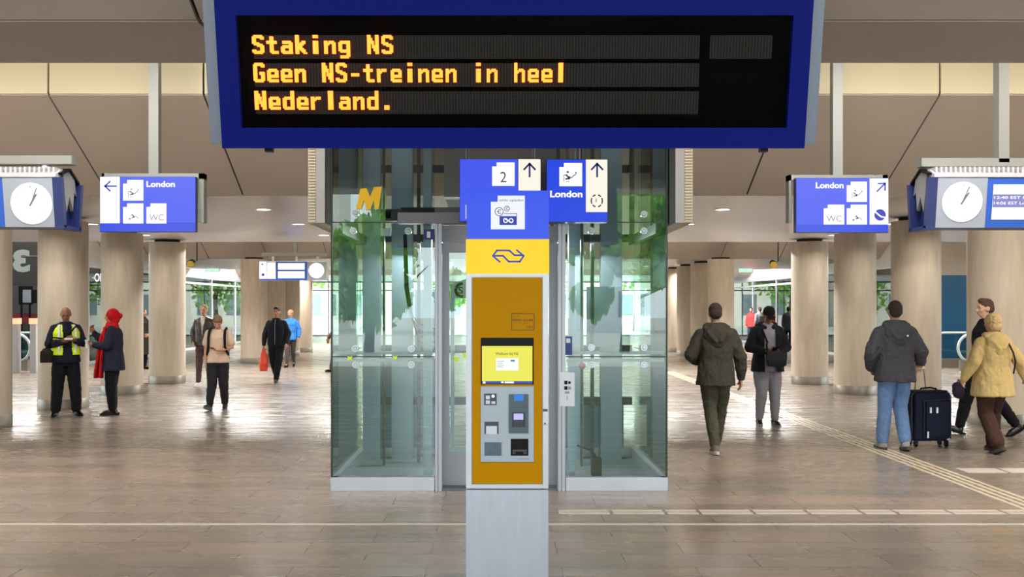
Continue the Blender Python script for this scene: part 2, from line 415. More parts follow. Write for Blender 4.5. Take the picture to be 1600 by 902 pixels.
# ------------------------------------------------------------------ columns
def column(x, y, label, grp):
    r = thing('column', (x, y, 0), label, 'column', grp); r['kind'] = 'thing'
    MB().lathe((x, y, 0), [(.405, .13), (.405, 3.22), (.40, 3.235)], 40).build('shaft', M_concrete, r, True)
    MB().lathe((x, y, 0), [(.408, 0), (.411, .02), (.411, .17), (.408, .175)], 40).build('foot_ring', M_steel, r, True)
    MB().lathe((x, y, 0), [(.28, 3.20), (.28, 3.296)], 32).build('neck', M_dark, r, True)
order = ('nearest the camera, cut by the picture edge', 'second from the front, behind the person in the hi-vis vest', 'third from the front, behind the person in the red headscarf', 'last of the near group')
for i, (px, s) in enumerate(((-29, 107), (99, 90), (191, 77), (261.5, 67.6))):
    column(wx(px, s), F/s, 'round concrete column, left row, '+order[i], 'concrete columns of the left row')
order = ('nearest the camera, behind the person in the yellow jacket', 'behind the suitcase', 'between the suitcase traveller and the person in the cap', 'right of the person in the cap')
for i, (px, s) in enumerate(((1557, 104), (1431, 90), (1336, 77), (1265, 68.3))):
    column(wx(px, s), F/s, 'round concrete column, right row, '+order[i], 'concrete columns of the right row')
order = ('first of the far group', 'second of the far group', 'third of the far group', 'farthest one')
for i, s in enumerate((50, 46, 42.8, 40)):
    column(-7.5, F/s, 'far round concrete column in the left row, '+order[i], 'concrete columns of the left row')
    column(7.08, F/s, 'far round concrete column in the right row, '+order[i], 'concrete columns of the right row')

# ------------------------------------------------------------------ downlights and vault lamps
G_lamp = glow('lamp_lens', '#fff4e0', 9.0)
def downlight(x, y, z, label, p=DOWN_W, grp='downlights in the slatted ceiling'):
    r = thing('downlight', (x, y, z), label, 'downlight', grp)
    MB().lathe((x, y, z), [(.1, .0), (.13, -.012), (.135, .0), (.13, .01)], 24).build('trim_ring', M_white, r, True)
    MB().lathe((x, y, z), [(.02, -.006), (.1, -.008), (.1, .0)], 20).build('lens', G_lamp, r)
    area_light('downlight_lamp', (x, y, z-.03), (0, 0, 0), .2, .2, p, WARM, r, True, 150)
cols = (-7.5, -3.65, 0.0, 3.62, 7.3); cn = ('in the left column row', 'left of the lift', 'behind the lift', 'right of the lift', 'in the right column row')
for i, x in enumerate(cols):
    for j, y in enumerate((15.2, 17.9, 20.6)):
        downlight(x, y, 3.30, 'round ceiling downlight %s, %s' % (cn[i], ('front row', 'middle row', 'rear row')[j]))
for i, x in enumerate((-7.5, -2.5, 2.5, 7.2)):
    for j, y in enumerate((32.6, 36.4)):
        downlight(x, y, 3.30, 'far ceiling downlight, %s of four, %s row' % (('leftmost', 'second', 'third', 'rightmost')[i], ('front', 'rear')[j]), DOWN_W*4, 'far downlights')
for x in (-12.5, -7.5, -3.6, 3.8, 7.6, 12.5):
    area_light('vault_lamp', (x, 8.7, 4.66), (R(16), 0, 0), 2.2, .35, VAULT_LAMP_W, WARM if abs(x) < 5 else (1, .87, .74))
    area_light('vault_lamp', (x, 26.4, 4.66), (R(-42), 0, 0), 2.4, .6, VAULT_LAMP_W*4.2, (1, .98, .95))  # unseen lamps added here, tilted back to brighten the floor under the slats
for x in (-10, -3.6, 3.6, 10):
    area_light('vault_lamp', (x, 1.6, 4.66), (R(10), 0, 0), 1.8, .35, VAULT_LAMP_W*.1, WARM)
    area_light('vault_lamp', (x, 42.5, 4.66), (0, 0, 0), 2.2, .5, VAULT_LAMP_W*5, (1, .99, .97))
# planes measured on the photograph: a point of a real plane seen at (px, py), lifted w off it
def PF(s): return lambda px, py, w=0.0: Vector((wx(px, s), F/s-w, wz(py, s)))
def RF(o, n):
    o = Vector(o); n = Vector(n).normalized(); e = Vector((0, 0, EYE))
    def f(px, py, w=0.0):
        d = Vector(((px-VX)/F, 1.0, (VY-py)/F)); t = (o-e).dot(n)/d.dot(n); return e+d*t+n*w
    return f
def pr(x0, x1, y0, y1): return [(x0, y1), (x1, y1), (x1, y0), (x0, y0)]
def pfolder(x0, x1, y0, y1):
    a = (x1-x0)*.2; return [(x0, y1), (x1, y1), (x1, y0), (x0+a, y0), (x0+a, y0+a*.9), (x0, y0+a*.9)]

# ------------------------------------------------------------------ LED message board
ZB = wz(232, 300.8); YB = F/300.8
bo = Vector((0, YB, ZB)); bv = Vector((0, F/310-YB, wz(0, 310)-ZB)).normalized(); bn = Vector((1, 0, 0)).cross(bv)
bf = RF(bo, bn); B = Face(bo, (1, 0, 0), bv)
xl, xr = wx(347, 300.8), wx(1257, 300.8)
bd = thing('message_board', ((xl+xr)/2, YB+.2, ZB), 'large blue hanging message board with glowing amber strike message', 'board')
H = .80
x0, x1, v0, v1 = wx(376, 303), wx(1231, 303), .105, .665
m = MB()
for r_ in (rect(xl, xr, 0, v0), rect(xl, xr, v1, H), rect(xl, x0, v0, v1), rect(x1, xr, v0, v1)): m.prism(r_, B, -.05, 0)
m.build('front_frame', M_blue, bd)
m = MB().prism(rect(xl-.075, xr+.075, .02, H+.02), B, -.25, -.052); m.build('housing', mat('housing_silver', '#767f8f', .4, .3), bd, bevel=.006)
M_led = mat('led_panel', '#050404', .7, 0, .02)
MB().prism(rect(x0-.005, x1+.005, v0-.005, v1+.005), B, -.05, -.035).build('screen_back', M_led, bd)
M_mod = mat('led_module', '#1f1a18', .7, 0, .02, var=.1, vscale=3)
m = MB()
def module(a, b, p, q):
    A = bf(a, q, 0)-bo; C = bf(b, p, 0)-bo
    m.prism(rect(A.x, C.x, A.dot(bv), C.dot(bv)), B, -.035, -.028)
    return A.x, C.x, A.dot(bv), C.dot(bv)
module(396, 1095, 55, 91); module(397, 1094, 99, 135); module(399, 1093, 143, 178); module(1111, 1209, 55, 91)
M_grid = mat('led_grid', '#0a090a', .5)
m.build('led_module', M_mod, bd)
g = MB()
for (a, b, p, q) in ((396, 1095, 55, 91), (397, 1094, 99, 135), (399, 1093, 143, 178), (1111, 1209, 55, 91)):
    A = bf(a, q, 0)-bo; C = bf(b, p, 0)-bo; ua, ub, va, vb = A.x, C.x, A.dot(bv), C.dot(bv)
    n = int((ub-ua)/.0155)
    for i in range(n+1): u = ua+(ub-ua)*i/n; g.quad(B(u-.0013, va, -.0275), B(u+.0013, va, -.0275), B(u+.0013, vb, -.0275), B(u-.0013, vb, -.0275))
    for i in range(17): v = va+(vb-va)*i/16; g.quad(B(ua, v-.0009, -.0274), B(ub, v-.0009, -.0274), B(ub, v+.0009, -.0274), B(ua, v+.0009, -.0274))
g.build('led_grid', M_grid, bd)
GL = {
'S': ".#####..,#######.,##...##.,##......,##......,####....,.#####..,...####.,.....##.,.....##.,##...##.,#######.,.#####..",
't': "........,..##....,..##....,..##....,######..,######..,..##....,..##....,..##....,..##....,..##....,..#####.,...####.",
'a': ",,,,.#####..,.######.,.....##.,.######.,#######.,##...##.,##...##.,#######.,.######.",
'k': "##......,##......,##......,##......,##..##..,##.###..,#####...,####....,####....,#####...,##.###..,##..##..,##...##.",
'i': "..###...,..###...,,,..###...,..###...,..###...,..###...,..###...,..###...,..###...,..###...,..###...",
'n': ",,,,##.###..,#######.,###..##.,##...##.,##...##.,##...##.,##...##.,##...##.,##...##.",
'g': ",,,,.######.,#######.,##...##.,##...##.,##...##.,##...##.,#######.,.######.,.....##.,.....##.,.######.,.#####..",
'N': "##...##.,##...##.,###..##.,###..##.,####.##.,####.##.,##.#.##.,##.####.,##.####.,##..###.,##..###.,##...##.,##...##.",
'G': ".#####..,#######.,##...##.,##......,##......,##......,##..###.,##..###.,##...##.,##...##.,##...##.,#######.,.#####..",
'e': ",,,,.#####..,#######.,##...##.,##...##.,#######.,#######.,##......,#######.,.######.",
'-': ",,,,,,,.#####..,.#####..",
'r': ",,,,##.###..,######..,###.....,##......,##......,##......,##......,##......,##......",
'h': "##......,##......,##......,##......,##.###..,#######.,###..##.,##...##.,##...##.,##...##.,##...##.,##...##.,##...##.",
'l': "..###...,..###...,..###...,..###...,..###...,..###...,..###...,..###...,..###...,..###...,..###...,..###...,..###...",
'd': ".....##.,.....##.,.....##.,.....##.,.######.,#######.,##...##.,##...##.,##...##.,##...##.,##...##.,#######.,.######.",
'.': ",,,,,,,,,,..###...,..###...,..###..."}
m = MB()
def led_line(st, px0, px1, pyt, pyb):
    A = bf(px0, pyb, 0)-bo; C = bf(px1, pyt, 0)-bo
    u0, v_ = A.x, A.dot(bv); pit = (C.x-A.x)/(len(st)*9-2); pv = (C.dot(bv)-v_)/13
    for i, ch in enumerate(st):
        if ch == ' ': continue
        for j, row in enumerate(GL[ch].split(',')):
            for k, c in enumerate(row):
                if c == '#':
                    u = u0+(i*9+k)*pit; v = v_+(12-j)*pv
                    m.prism(rect(u+.02*pit, u+.98*pit, v+.02*pv, v+.98*pv), B, -.0274, -.006)
led_line('Staking NS', 394, 613, 54.5, 84)
led_line('Geen NS-treinen in heel', 396, 885, 98, 128.5)
led_line('Nederland.', 398, 612, 142, 171.5)
m.build('lettering', glow('led_amber', (1.0, .15, .012), 5.0), bd)
MB().prism(rect(x0, x1, v0, v1), B, -.004, -.001).build('front_glass', glass('board_glass', (.97, .97, .97), 1.04, .05), bd)
m = MB()
for x in (-1.1, 1.2): m.cyl((x, 4.98, ZB+.7), (x, 4.98, 3.68), .03)
m.build('hanger', M_grey, bd)
m = MB(); c = bf(418, 234); m.box(c.x-.02, c.x+.02, c.y+.02, c.y+.06, c.z-.006, c.z+.02); m.build('latch', M_black, bd); m = MB(); c = bf(1196, 234); m.box(c.x-.02, c.x+.02, c.y+.02, c.y+.06, c.z-.006, c.z+.02); m.build('latch', M_black, bd)

# ------------------------------------------------------------------ ticket machine
S = 250.0; K = PF(S); kd = F/S
kx = wx(792.5, S)
km = thing('ticket_machine', (kx, kd+.17, 0), 'tall yellow and silver ticket machine with a lit blue and yellow sign head', 'ticket machine')
xa, xb = wx(728, S), wx(857, S)
m = MB(); m.box(xa, xb, kd+.004, kd+.36, .02, wz(766, S)); m.box(xa+.01, xb-.01, kd+.02, kd+.35, 0, .02); m.build('base', mat('brushed_aluminium', '#b4b9c4', .35, .55, var=.05, vscale=6, stretch=(4, 1, .6)), km, bevel=.004)
m = MB()
for q in (pr(728, 737, 428, 764), pr(848, 857, 428, 764), pr(737, 848, 428, 433), pr(737, 848, 757, 764)): m.prism(q, K, -.02, 0)
m.box(xa, xb, kd+.02, kd+.36, wz(764, S), wz(428, S)); m.build('cabinet', M_silver2, km, bevel=.003)
M_orange = mat('machine_yellow', '#cd9000', .4, 0, .05)
m = MB()
for q in (pr(738, 847, 434, 528), pr(738, 751, 528, 756), pr(834, 847, 528, 756), pr(751, 834, 601, 604), pr(751, 834, 723, 756)): m.prism(q, K, -.02, .006)
m.build('front_door', M_orange, km, bevel=.002)
m = MB(); m.prism(pr(751, 834, 528, 601), K, -.015, -.008); scr = m.build('screen_bezel', M_black, km)
MB().prism(pr(753, 832, 541, 597), K, -.008, -.005).build('screen', glow('screen_yellow', '#eae64e', 1.0), scr)
m = MB(); m.prism(pr(753, 832, 596, 600), K, -.006, -.0045); m.build('task_bar', glow('screen_blue', '#2746a0', 1), scr)
m = MB(); m.prism(pr(775, 810, 560, 579), K, -.005, -.0035); m.build('card_panel', glow('screen_white', '#f4fbff', 1.05), scr)
for q in (pr(754.5, 758.5, 596.5, 599.5), pr(783, 787, 596.5, 599), pr(788.5, 803, 596.5, 599.3)): MB().prism(q, K, -.0045, -.004).build('task_icon', MATS['screen_white'], scr)
m = MB(); text(m, K, 'Welkom bij NS', 774, 810, 555, -4.4, -.0042, .008); m.build('screen_heading', mat('screen_ink', '#6a6a2e', .6), scr)
m = MB()
for i in range(4): m.prism(pr(777, 788-(i % 2)*2, 564.5+i*3, 565.1+i*3), K, -.0035, -.003)
m.build('screen_text', mat('screen_ink', '#6a6a2e', .6), scr)
m = MB(); m.prism(pr(798, 804.5, 562.5, 565.5), K, -.0035, -.003); m.build('screen_logo', mat('screen_logo_ink', '#7f90c8', .6), scr)
M_kgrey = mat('panel_blue_grey', '#b3bfca', .4, .1)
pn = MB().prism(pr(751, 834, 604, 722), K, -.02, .010).build('control_panel', M_kgrey, km, bevel=.002)
m = MB(); m.prism(pr(756.5, 776, 615, 633), K, .01, .014); rd = m.build('code_scanner', M_dgrey, pn)
m = MB(); [m.prism(q, K, .014, .019) for q in (pr(759, 765.5, 618, 623.5), pr(759, 765.5, 625.5, 631), pr(768, 774, 627, 631))]; m.build('scanner_button', M_silver2, pn)
m = MB(); m.prism([(770.4+2.4*math.cos(a), 619+2.4*math.sin(a)) for a in [k*math.pi/8 for k in range(16)]], K, .014, .017); m.build('scanner_light', G_white, pn)
m = MB(); m.prism(pr(795, 825.5, 616, 634.5), K, .01, .018); m.prism(pr(795, 825.5, 637, 677), K, .01, .02); m.prism(pr(795, 825.5, 634.5, 637), K, .01, .014); m.build('card_reader', mat('reader_slate', '#4e5c68', .4, .2), pn, bevel=.001)
m = MB(); m.prism(pr(803, 818, 616.5, 626), K, .018, .02); m.build('contactless_pad', glow('pad_blue', '#1f7fe6', .9), pn)
m = MB(); m.prism(pr(800, 820.5, 644, 667), K, .02, .0215); m.build('pin_pad', mat('pin_pad_dark', '#2c3440', .5), pn)
m = MB(); m.prism(pr(802.5, 817.5, 646, 655.5), K, .0215, .023); m.build('pin_screen', glow('pin_lilac', '#c3bdff', 1), pn)
m = MB()
for i in range(3):
    for j in range(4): m.prism(pr(803+i*5.3, 806.5+i*5.3, 657.5+j*2.3, 659+j*2.3), K, .0215, .024)
m.build('pin_key', M_dgrey, pn)
m = MB(); m.prism(pr(757, 779, 659, 678), K, .01, .013); m.build('slot_surround', mat('slot_slate', '#3f4a54', .45), pn)
m = MB(); m.prism(pr(759.5, 776.5, 665.5, 678), K, .013, .02); m.build('ticket_flap', M_silver2, pn, bevel=.001)
m = MB(); m.prism(pr(757, 783.5, 691, 712), K, .01, .014); m.build('coin_flap', mat('coin_slate', '#4f6170', .35, .3, var=.12, vscale=40), pn)
m = MB(); m.prism(pr(798, 825.5, 685.5, 712), K, .01, .012); m.build('ticket_tray', M_black, pn)
m = MB(); m.prism(pr(801, 823, 702, 705), K, .012, .024); m.prism(pr(801, 805, 706, 709), K, .012, .018); m.prism(pr(818, 823, 706, 709), K, .012, .018); m.build('tray_rail', M_dgrey, pn)
m = MB(); stroke(m, K, [(809, 717.5), (827, 717)], .5, .010, .011); m.build('panel_marking', M_dgrey, pn)
m = MB()
for a, b in (((799.5, 490.5), (834.5, 490.5)), ((834.5, 490.5), (834.5, 516)), ((834.5, 516), (799.5, 516)), ((799.5, 516), (799.5, 490.5))): stroke(m, K, [a, b], 1.1, .006, .0072)
text(m, K, '0990 0149', 800.5, 832.5, 502.3, -3.6, .0066, .02); text(m, K, '101', 823.5, 832.5, 513, -4.2, .0066, .01)
stroke(m, K, [(802, 495), (811, 494.6)], .5, .006, .0068); stroke(m, K, [(802, 504.5), (825, 504.9)], .4, .006, .0068)
m.build('number_plate', mat('plate_brown', '#5b3c06', .5), km)
m = MB(); c = K(851.5, 662); m.cyl(c+Vector((0, 0, 0)), c+Vector((0, -.004, 0)), .006); m.prism(pr(848.5, 855.5, 639.5, 643), K, 0, .001); m.build('lock', M_dgrey, km)
m = MB(); [stroke(m, K, [(848.2, y), (856, y)], .35, 0, .001) for y in (639.6, 643, 664)]; m.build('seam', M_dgrey, km)
m = MB(); m.prism(pr(728, 858, 374, 427.5), K, -.3, .004); m.build('yellow_sign_box', [G_yel], km)
m = MB()
stroke(m, K, [(781, 409.5), (770, 400), (776.6, 391.7), (795.8, 391.7), (804, 399), (817, 399)], 2.7, .004, .0065)
stroke(m, K, [(770.5, 400), (786, 400), (794.9, 409), (812.2, 409), (818.2, 400), (807.4, 391)], 2.7, .004, .0067)
m.build('emblem', mat('emblem_blue', '#3a46b4', .5, emit='#2f3aa0', es=.5), km)
m = MB(); m.prism(pr(729.5, 857.5, 298, 373.5), K, -.3, .004); m.build('blue_sign_box', glow('kiosk_blue', '#2f52ea', 1.0), km)
MB().prism(pfolder(767, 820, 306, 358.5), K, .004, .006).build('icon_panel', glow('icon_panel_white', '#eef1fb', 1.0), km)
m = MB(); text(m, K, 'saldo opladen', 780, 817.5, 314.8, -3.8, .0066, .0)
def ring(m, fr, cx, cy, r, w, w0, w1, a0=0, a1=360, n=24, ry=None):
    ry = ry or r; stroke(m, fr, [(cx+r*math.cos(R(a0+(a1-a0)*i/n)), cy+ry*math.sin(R(a0+(a1-a0)*i/n))) for i in range(n+1)], w, w0, w1)
ring(m, K, 780, 331, 6.4, 1, .006, .0072); ring(m, K, 781, 331, 3, 1, .006, .0072, 50, 310); stroke(m, K, [(776.5, 331), (781, 331)], .8, .006, .0072)
ring(m, K, 792, 326.3, 4, .9, .006, .0072); ring(m, K, 792.6, 326.3, 1.7, .8, .006, .0072, 50, 310)
stroke(m, K, [(788, 334), (807.5, 334)], 1, .006, .0072); stroke(m, K, [(807.5, 334), (807.5, 338)], 1, .006, .0072)
m.build('icon_lines', M_ink, km)
MB().prism(pr(780.5, 807.5, 338, 352), K, .006, .0075).build('icon_card', mat('icon_card_blue', '#2d3fae', .5, emit='#2435a0', es=.4), km)
m = MB(); ring(m, K, 790, 345, 3, 1.3, .0075, .0085); ring(m, K, 798.5, 345, 3, 1.3, .0075, .0085); stroke(m, K, [(787.5, 341.7), (800, 348.3)], 1.2, .0075, .0086); m.build('card_symbol', G_white, km)
m = MB(); m.prism(pr(727, 729, 320, 342), K, -.02, .0); m.build('sign_bracket', M_white, km)

# ------------------------------------------------------------------ lift shaft
S = 164.0; L = PF(S); ld = F/S
XL, XR = wx(518, S), wx(1042, S); BK = 11.2
lf = thing('lift_shaft', ((XL+XR)/2, (ld+BK)/2, 0), 'glass lift shaft with silver plinth and grey door behind the ticket machine', 'lift')
m = MB(); m.prism(pr(517, 679, 746, 767), L, -.06, .012); m.prism(pr(884, 1043, 746, 767), L, -.06, .012)
m.box(XL-.01, XL+.06, ld, BK, 0, wz(746, S)); m.box(XR-.06, XR+.01, ld, BK, 0, wz(746, S)); m.box(XL, XR, BK-.06, BK, 0, wz(746, S))
m.build('plinth', mat('plinth_aluminium', '#c6cbd3', .35, .45, var=.04, vscale=4), lf, bevel=.004)
m = MB(); m.box(XL+.05, XR-.05, ld+.05, BK-.05, 0, .01); m.build('pit_floor', mat('pit_floor', '#7f878c', .6), lf)
ZJ = (wz(745, S), wz(557.5, S), wz(347.5, S), 4.62)
for (pa, pb) in ((518, 679), (884, 1042)):
    for za, zb in zip(ZJ, ZJ[1:]):
        MB().box(wx(pa, S), wx(pb, S), ld, ld+.012, za+.004, zb-.004).build('glass_panel', M_glass, lf)
for xs in (XL, XR-.012):
    for za, zb in zip(ZJ, ZJ[1:]): MB().box(xs, xs+.012, ld+.015, BK, za+.004, zb-.004).build('glass_panel', M_glass, lf)
for za, zb in zip(ZJ, ZJ[1:]): MB().box(XL, XR, BK, BK+.012, za+.004, zb-.004).build('glass_panel', M_glass, lf)
m = MB()
for (pa, pb) in ((518, 679), (884, 1042)):
    for z in ZJ[1:3]: m.box(wx(pa, S), wx(pb, S), ld-.002, ld+.014, z-.006, z+.004)
for z in ZJ[1:3]: m.box(XL, XL+.014, ld, BK, z-.004, z+.004); m.box(XR-.014, XR, ld, BK, z-.004, z+.004)
m.box(XL-.006, XL+.008, ld-.006, ld+.02, .13, 4.6); m.box(XR-.008, XR+.006, ld-.006, ld+.02, .13, 4.6)
m.build('joint_strip', mat('joint_dark', '#23302f', .4), lf)
m = MB()
for z in (1.315, 1.245):
    m.box(XL+.02, wx(676, S), ld+.03, ld+.06, z-.018, z+.012); m.box(wx(886, S), XR-.02, ld+.03, ld+.06, z-.018, z+.012)
m.build('glazing_rail', M_grey, lf)
M_disc = mat('fitting_chrome', '#aab0b5', .25, .8)
for (px, py) in ((555, 545), (643, 545), (556, 570), (643, 570), (552, 361), (638, 361), (556, 333), (924, 543), (1006, 543), (924, 570), (1006, 570), (924, 361), (1006, 361), (1006, 335)):
    c = L(px, py); m = MB(); m.cyl(c+Vector((0, -.014, 0)), c+Vector((0, .03, 0)), .033, .033, 20)
    m.cyl(c+Vector((0, -.02, 0)), c+Vector((0, -.014, 0)), .016, .02, 12); f = m.build('glass_fitting', M_disc, lf, True)
# inner steelwork
m = MB()
for a, b, y in ((-1.5, -1.30, BK-.25), (-1.17, -.93, BK-.25), (1.22, 1.46, BK-.25), (.86, 1.02, BK-.25), (-.70, -.62, ld+.35), (.74, .80, ld+.35)):
    m.box(a, b, y, y+.16, .01, 4.6)
m.build('steel_column', M_steelblue, lf, bevel=.004)
m = MB()
for a in (-.86, -.76, .63, .70, 1.08): m.box(a, a+.035, BK-.5, BK-.42, .01, 4.6)
for a in (-1.22, .95): m.box(a, a+.02, BK-.7, BK-.6, .01, 4.6)
m.build('guide_rail', M_dgrey, lf)
m = MB()
for z in (.62, 1.22, 2.50, 3.3): m.box(XL+.05, XR-.05, BK-.12, BK-.06, z, z+.09)
m.box(XL+.03, XL+.09, ld+.1, BK-.1, 2.46, 2.56); m.box(XR-.09, XR-.03, ld+.1, BK-.1, 2.46, 2.56)
m.build('cross_beam', M_dgrey, lf)
m = MB(); m.box(-1.45, -.55, BK-.08, BK-.05, .12, 1.16); m.box(.72, 1.5, BK-.08, BK-.05, .12, .62); m.box(-.9, -.6, BK-.3, BK-.28, 1.3, 1.95); m.box(1.05, 1.45, BK-.3, BK-.28, 1.3, 1.98)
m.build('back_panel', mat('lift_back_panel', '#8797a3', .4, .1), lf)
m = MB(); m.box(-.5, .62, ld+.45, BK-.4, 2.85, 4.3); m.build('lift_car', mat('lift_car_grey', '#8a8a86', .4, .4), lf)
area_light('shaft_fill', ((XL+XR)/2, (ld+BK)/2, 4.55), (0, 0, 0), 2.4, 1.2, 35, (.93, .97, 1), lf)  # added light without a fitting, brightens the upper shaft
area_light('shaft_fill', ((XL+XR)/2, BK-.45, 2.44), (R(-25), 0, 0), 2.4, .2, 60, (.93, .97, 1), lf)  # added light without a fitting, brightens the steelwork behind the glass
# door set
m = MB()
for pa, pb in ((680, 684.5), (685, 690.5), (872, 877), (877.5, 883)): m.box(wx(pa, S), wx(pb, S), ld-.03, ld+.12, 0, wz(350, S))
m.build('door_post', M_silver, lf, bevel=.003)
D = PF(160.0); dd = F/160.0
m = MB()
for q in (pr(690, 702, 395, 766), pr(858, 872, 395, 766), pr(690, 872, 380, 395), pr(702, 858, 708, 762)): m.prism(q, D, -.04, 0)
dr = m.build('lift_door', mat('door_grey', '#a7a9af', .4, .3), lf)
MB().prism(pr(701, 859, 394, 709), D, -.025, -.012).build('door_glass', M_glass, dr)
m = MB(); m.prism(pr(690, 872, 353, 379), D, -.04, .0); m.build('transom', mat('transom_grey', '#9a9ca2', .4, .3), lf)
m = MB(); m.box(wx(622, S), wx(900, S), ld-.06, ld+.1, wz(350, S), wz(333, S)); m.build('lintel', mat('lintel_grey', '#77767c', .45, .3), lf, bevel=.005)
m = MB(); m.box(wx(626, S), wx(896, S), ld-.0, ld+.1, wz(333, S), wz(324, S)); m.box(wx(594, S), wx(626, S), ld+.03, ld+.09, wz(345, S), wz(326, S)); m.build('lintel_cap', M_dgrey, lf)
m = MB()
for py in (334, 361.5): m.prism(pr(594, 610, py-5, py+7), L, -.05, -.03)
m.build('clamp_plate', M_silver2, lf)
m = MB(); m.prism(pr(662, 679, 358.5, 374.5), L, -.01, .02); pl = m.build('level_plate', mat('level_blue', '#0d1c78', .4), lf)
m = MB(); text(m, L, '1', 667.3, 672.7, 371.5, -9.5, .0205, .03); m.build('numeral', M_white, pl)
m = MB(); m.prism(pr(882, 894, 526, 555), L, -.04, .004); pl = m.build('notice_plate', mat('notice_blue', '#1a3788', .4), lf)
m = MB(); m.prism(pr(884.5, 891, 529, 536), L, .004, .006); m.build('notice_symbol', M_white, pl)
m = MB(); m.prism(pr(873.5, 897, 581.5, 634), L, .03, .06); pl = m.build('call_panel', M_silver2, lf, bevel=.003)
m = MB(); [m.prism(q, L, .06, .063) for q in (pr(881, 886, 594.5, 600), pr(881, 886, 603, 608.5))]; m.prism([(889+2.2*math.cos(a), 597.3+2.2*math.sin(a)) for a in [k*math.pi/8 for k in range(16)]], L, .06, .066); m.build('call_button', M_black, pl)
m = MB(); m.prism(pr(887, 891.5, 603.5, 608), L, .06, .064); m.prism(pr(882, 889, 611, 614.5), L, .06, .061); stroke(m, L, [(885.5, 618), (885.5, 624)], 1.2, .06, .061); m.build('panel_marking', M_grey, pl)
m = MB()
for px, py in ((547, 559.5), (617.5, 559)):
    m.prism([(px-4, py-3), (px, py-1.5), (px+4, py-3), (px+2.5, py), (px+4, py+3), (px, py+2), (px-4, py+3), (px-2.5, py)], L, .012, .016)
for px, py in ((712, 561), (726, 556)): m.prism([(px-5, py-4), (px+2, py-3), (px+5, py+1), (px+4, py+4), (px-3, py+4), (px-2, py)], D, -.01, -.006)
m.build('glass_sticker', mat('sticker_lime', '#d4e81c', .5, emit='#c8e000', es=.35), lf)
m = MB(); m.prism([(557, 327), (563.5, 295.5), (573, 294.5), (578.5, 308), (585, 293), (597, 292), (592, 327), (586, 327), (584.5, 313), (579, 328), (573.5, 328), (569, 313), (564.5, 327)], L, .013, .022)
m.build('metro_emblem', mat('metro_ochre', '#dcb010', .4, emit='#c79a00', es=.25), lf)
m = MB()
for k in range(4): m.tube([(-.93+.008*k, ld+.75, 2.5), (-.92+.012*k, ld+.75, 1.95), (-.88+.015*k, ld+.75, 1.72-.04*k), (-.78, ld+.75, 1.58-.06*k), (-.60, ld+.75, 1.52-.07*k)], .007, 6)
m.tube([(.85, ld+.7, .33), (1.0, ld+.7, .28), (1.05, ld+.7, .2)], .012, 6); m.box(1.0, 1.1, ld+.66, ld+.78, .02, .2)
m.build('cable', M_black, lf, True)
m = MB(); [m.cyl(Vector((.93, ld+1.0, 1.13))+Vector((0, -.02, 0)), Vector((.93, ld+1.0, 1.13)), .035)]; m.build('pit_button', mat('red_button', '#d0204a', .4), lf)
m = MB(); D2 = PF(150.0); m.prism([(706, 444), (728, 436), (760, 436), (760, 466), (706, 466)], D2, -.03, 0); sp = m.build('round_sign_board', mat('inner_sign_white', '#e2dfdd', .5), lf)
m = MB(); ring(m, D2, 722, 453.5, 10, 4.5, 0, .003, 90, 270, 20); m.build('red_arc', mat('arc_red', '#b2452f', .5), sp)
m = MB(); text(m, D2, 'S', 715.5, 723.5, 459, -11, .0035, .01); m.build('letter', mat('letter_grey', '#4a4a4c', .5), sp)
m = MB(); m.prism(pr(704, 710, 444, 700), D2, -.06, -.02); m.build('inner_post', M_steelblue, lf)

# side fins of the shaft above the glass
def fin(sx, label):
    a = [(480, 493), (493, 507), (507, 518)] if sx < 0 else [(1070, 1084), (1056, 1070), (1042, 1056)]
    X = [(wx(p, S), wx(q, S)) for p, q in a]; z0 = wz(348, S)
    r = thing('shaft_fin', ((X[1][0]+X[1][1])/2, 10, z0), label, 'panel', 'fins beside the lift shaft')
    MB().box(*X[1], ld+.02, BK+.6, z0, 4.7).build('fin_body', mat('fin_grey', '#b5b3b1', .45, .1), r)
    m = MB(); z = z0+.01
    m.box(X[0][0], X[0][1], ld+.045, BK+.6, z0, 4.7)
    b = MB(); i = 0
    while z < 3.5: b.box(X[0][0]+.008, X[0][1]-.008, ld+.034, ld+.046, z, z+.016); z += .028
    o = m.build('louvre_panel', mat('louvre_beige', '#b7aa94', .5), r); b.build('louvre_slat', mat('louvre_slat', '#d6cbb6', .5), o)
    MB().box(X[2][0]+(.015 if sx > 0 else 0), X[2][1]-(.015 if sx < 0 else 0), ld+.35, BK+.6, z0+.02, 4.7).build('recess_shade', mat('recess_dark', '#3a3631', .6), r)  # dark panel stands in for the shade of the recess between fin and glass
fin(-1, 'tall beige and grey louvred fin hanging left of the lift shaft')
fin(1, 'tall beige and grey louvred fin hanging right of the lift shaft')

# ------------------------------------------------------------------ lit signs over the lift door
def icon_wait(m, fr, cx, cy, k, w0, w1):
    """seated traveller holding something up, in strokes"""
    m.prism([(cx-2*k+2.2*k*math.cos(a), cy-6*k+1.7*k*math.sin(a)) for a in [j*math.pi/6 for j in range(12)]], fr, w0, w1)
    m.prism([(cx+11*k+1.3*k*math.cos(a), cy-4.5*k+1.6*k*math.sin(a)) for a in [j*math.pi/5 for j in range(10)]], fr, w0, w1)
    for pts, w in (([(cx-8*k, cy+9*k), (cx-8*k, cy-1*k), (cx-3*k, cy-2*k)], 1.1), ([(cx-4*k, cy-1*k), (cx+1*k, cy+4*k), (cx-5*k, cy+5*k)], 2.6), ([(cx, cy+1*k), (cx+4*k, cy+3*k), (cx+8*k, cy-1*k), (cx+10.5*k, cy-2*k)], 1.4), ([(cx-5*k, cy+9*k), (cx+1*k, cy+9*k)], 1.0)):
        stroke(m, fr, pts, w*k, w0, w1)
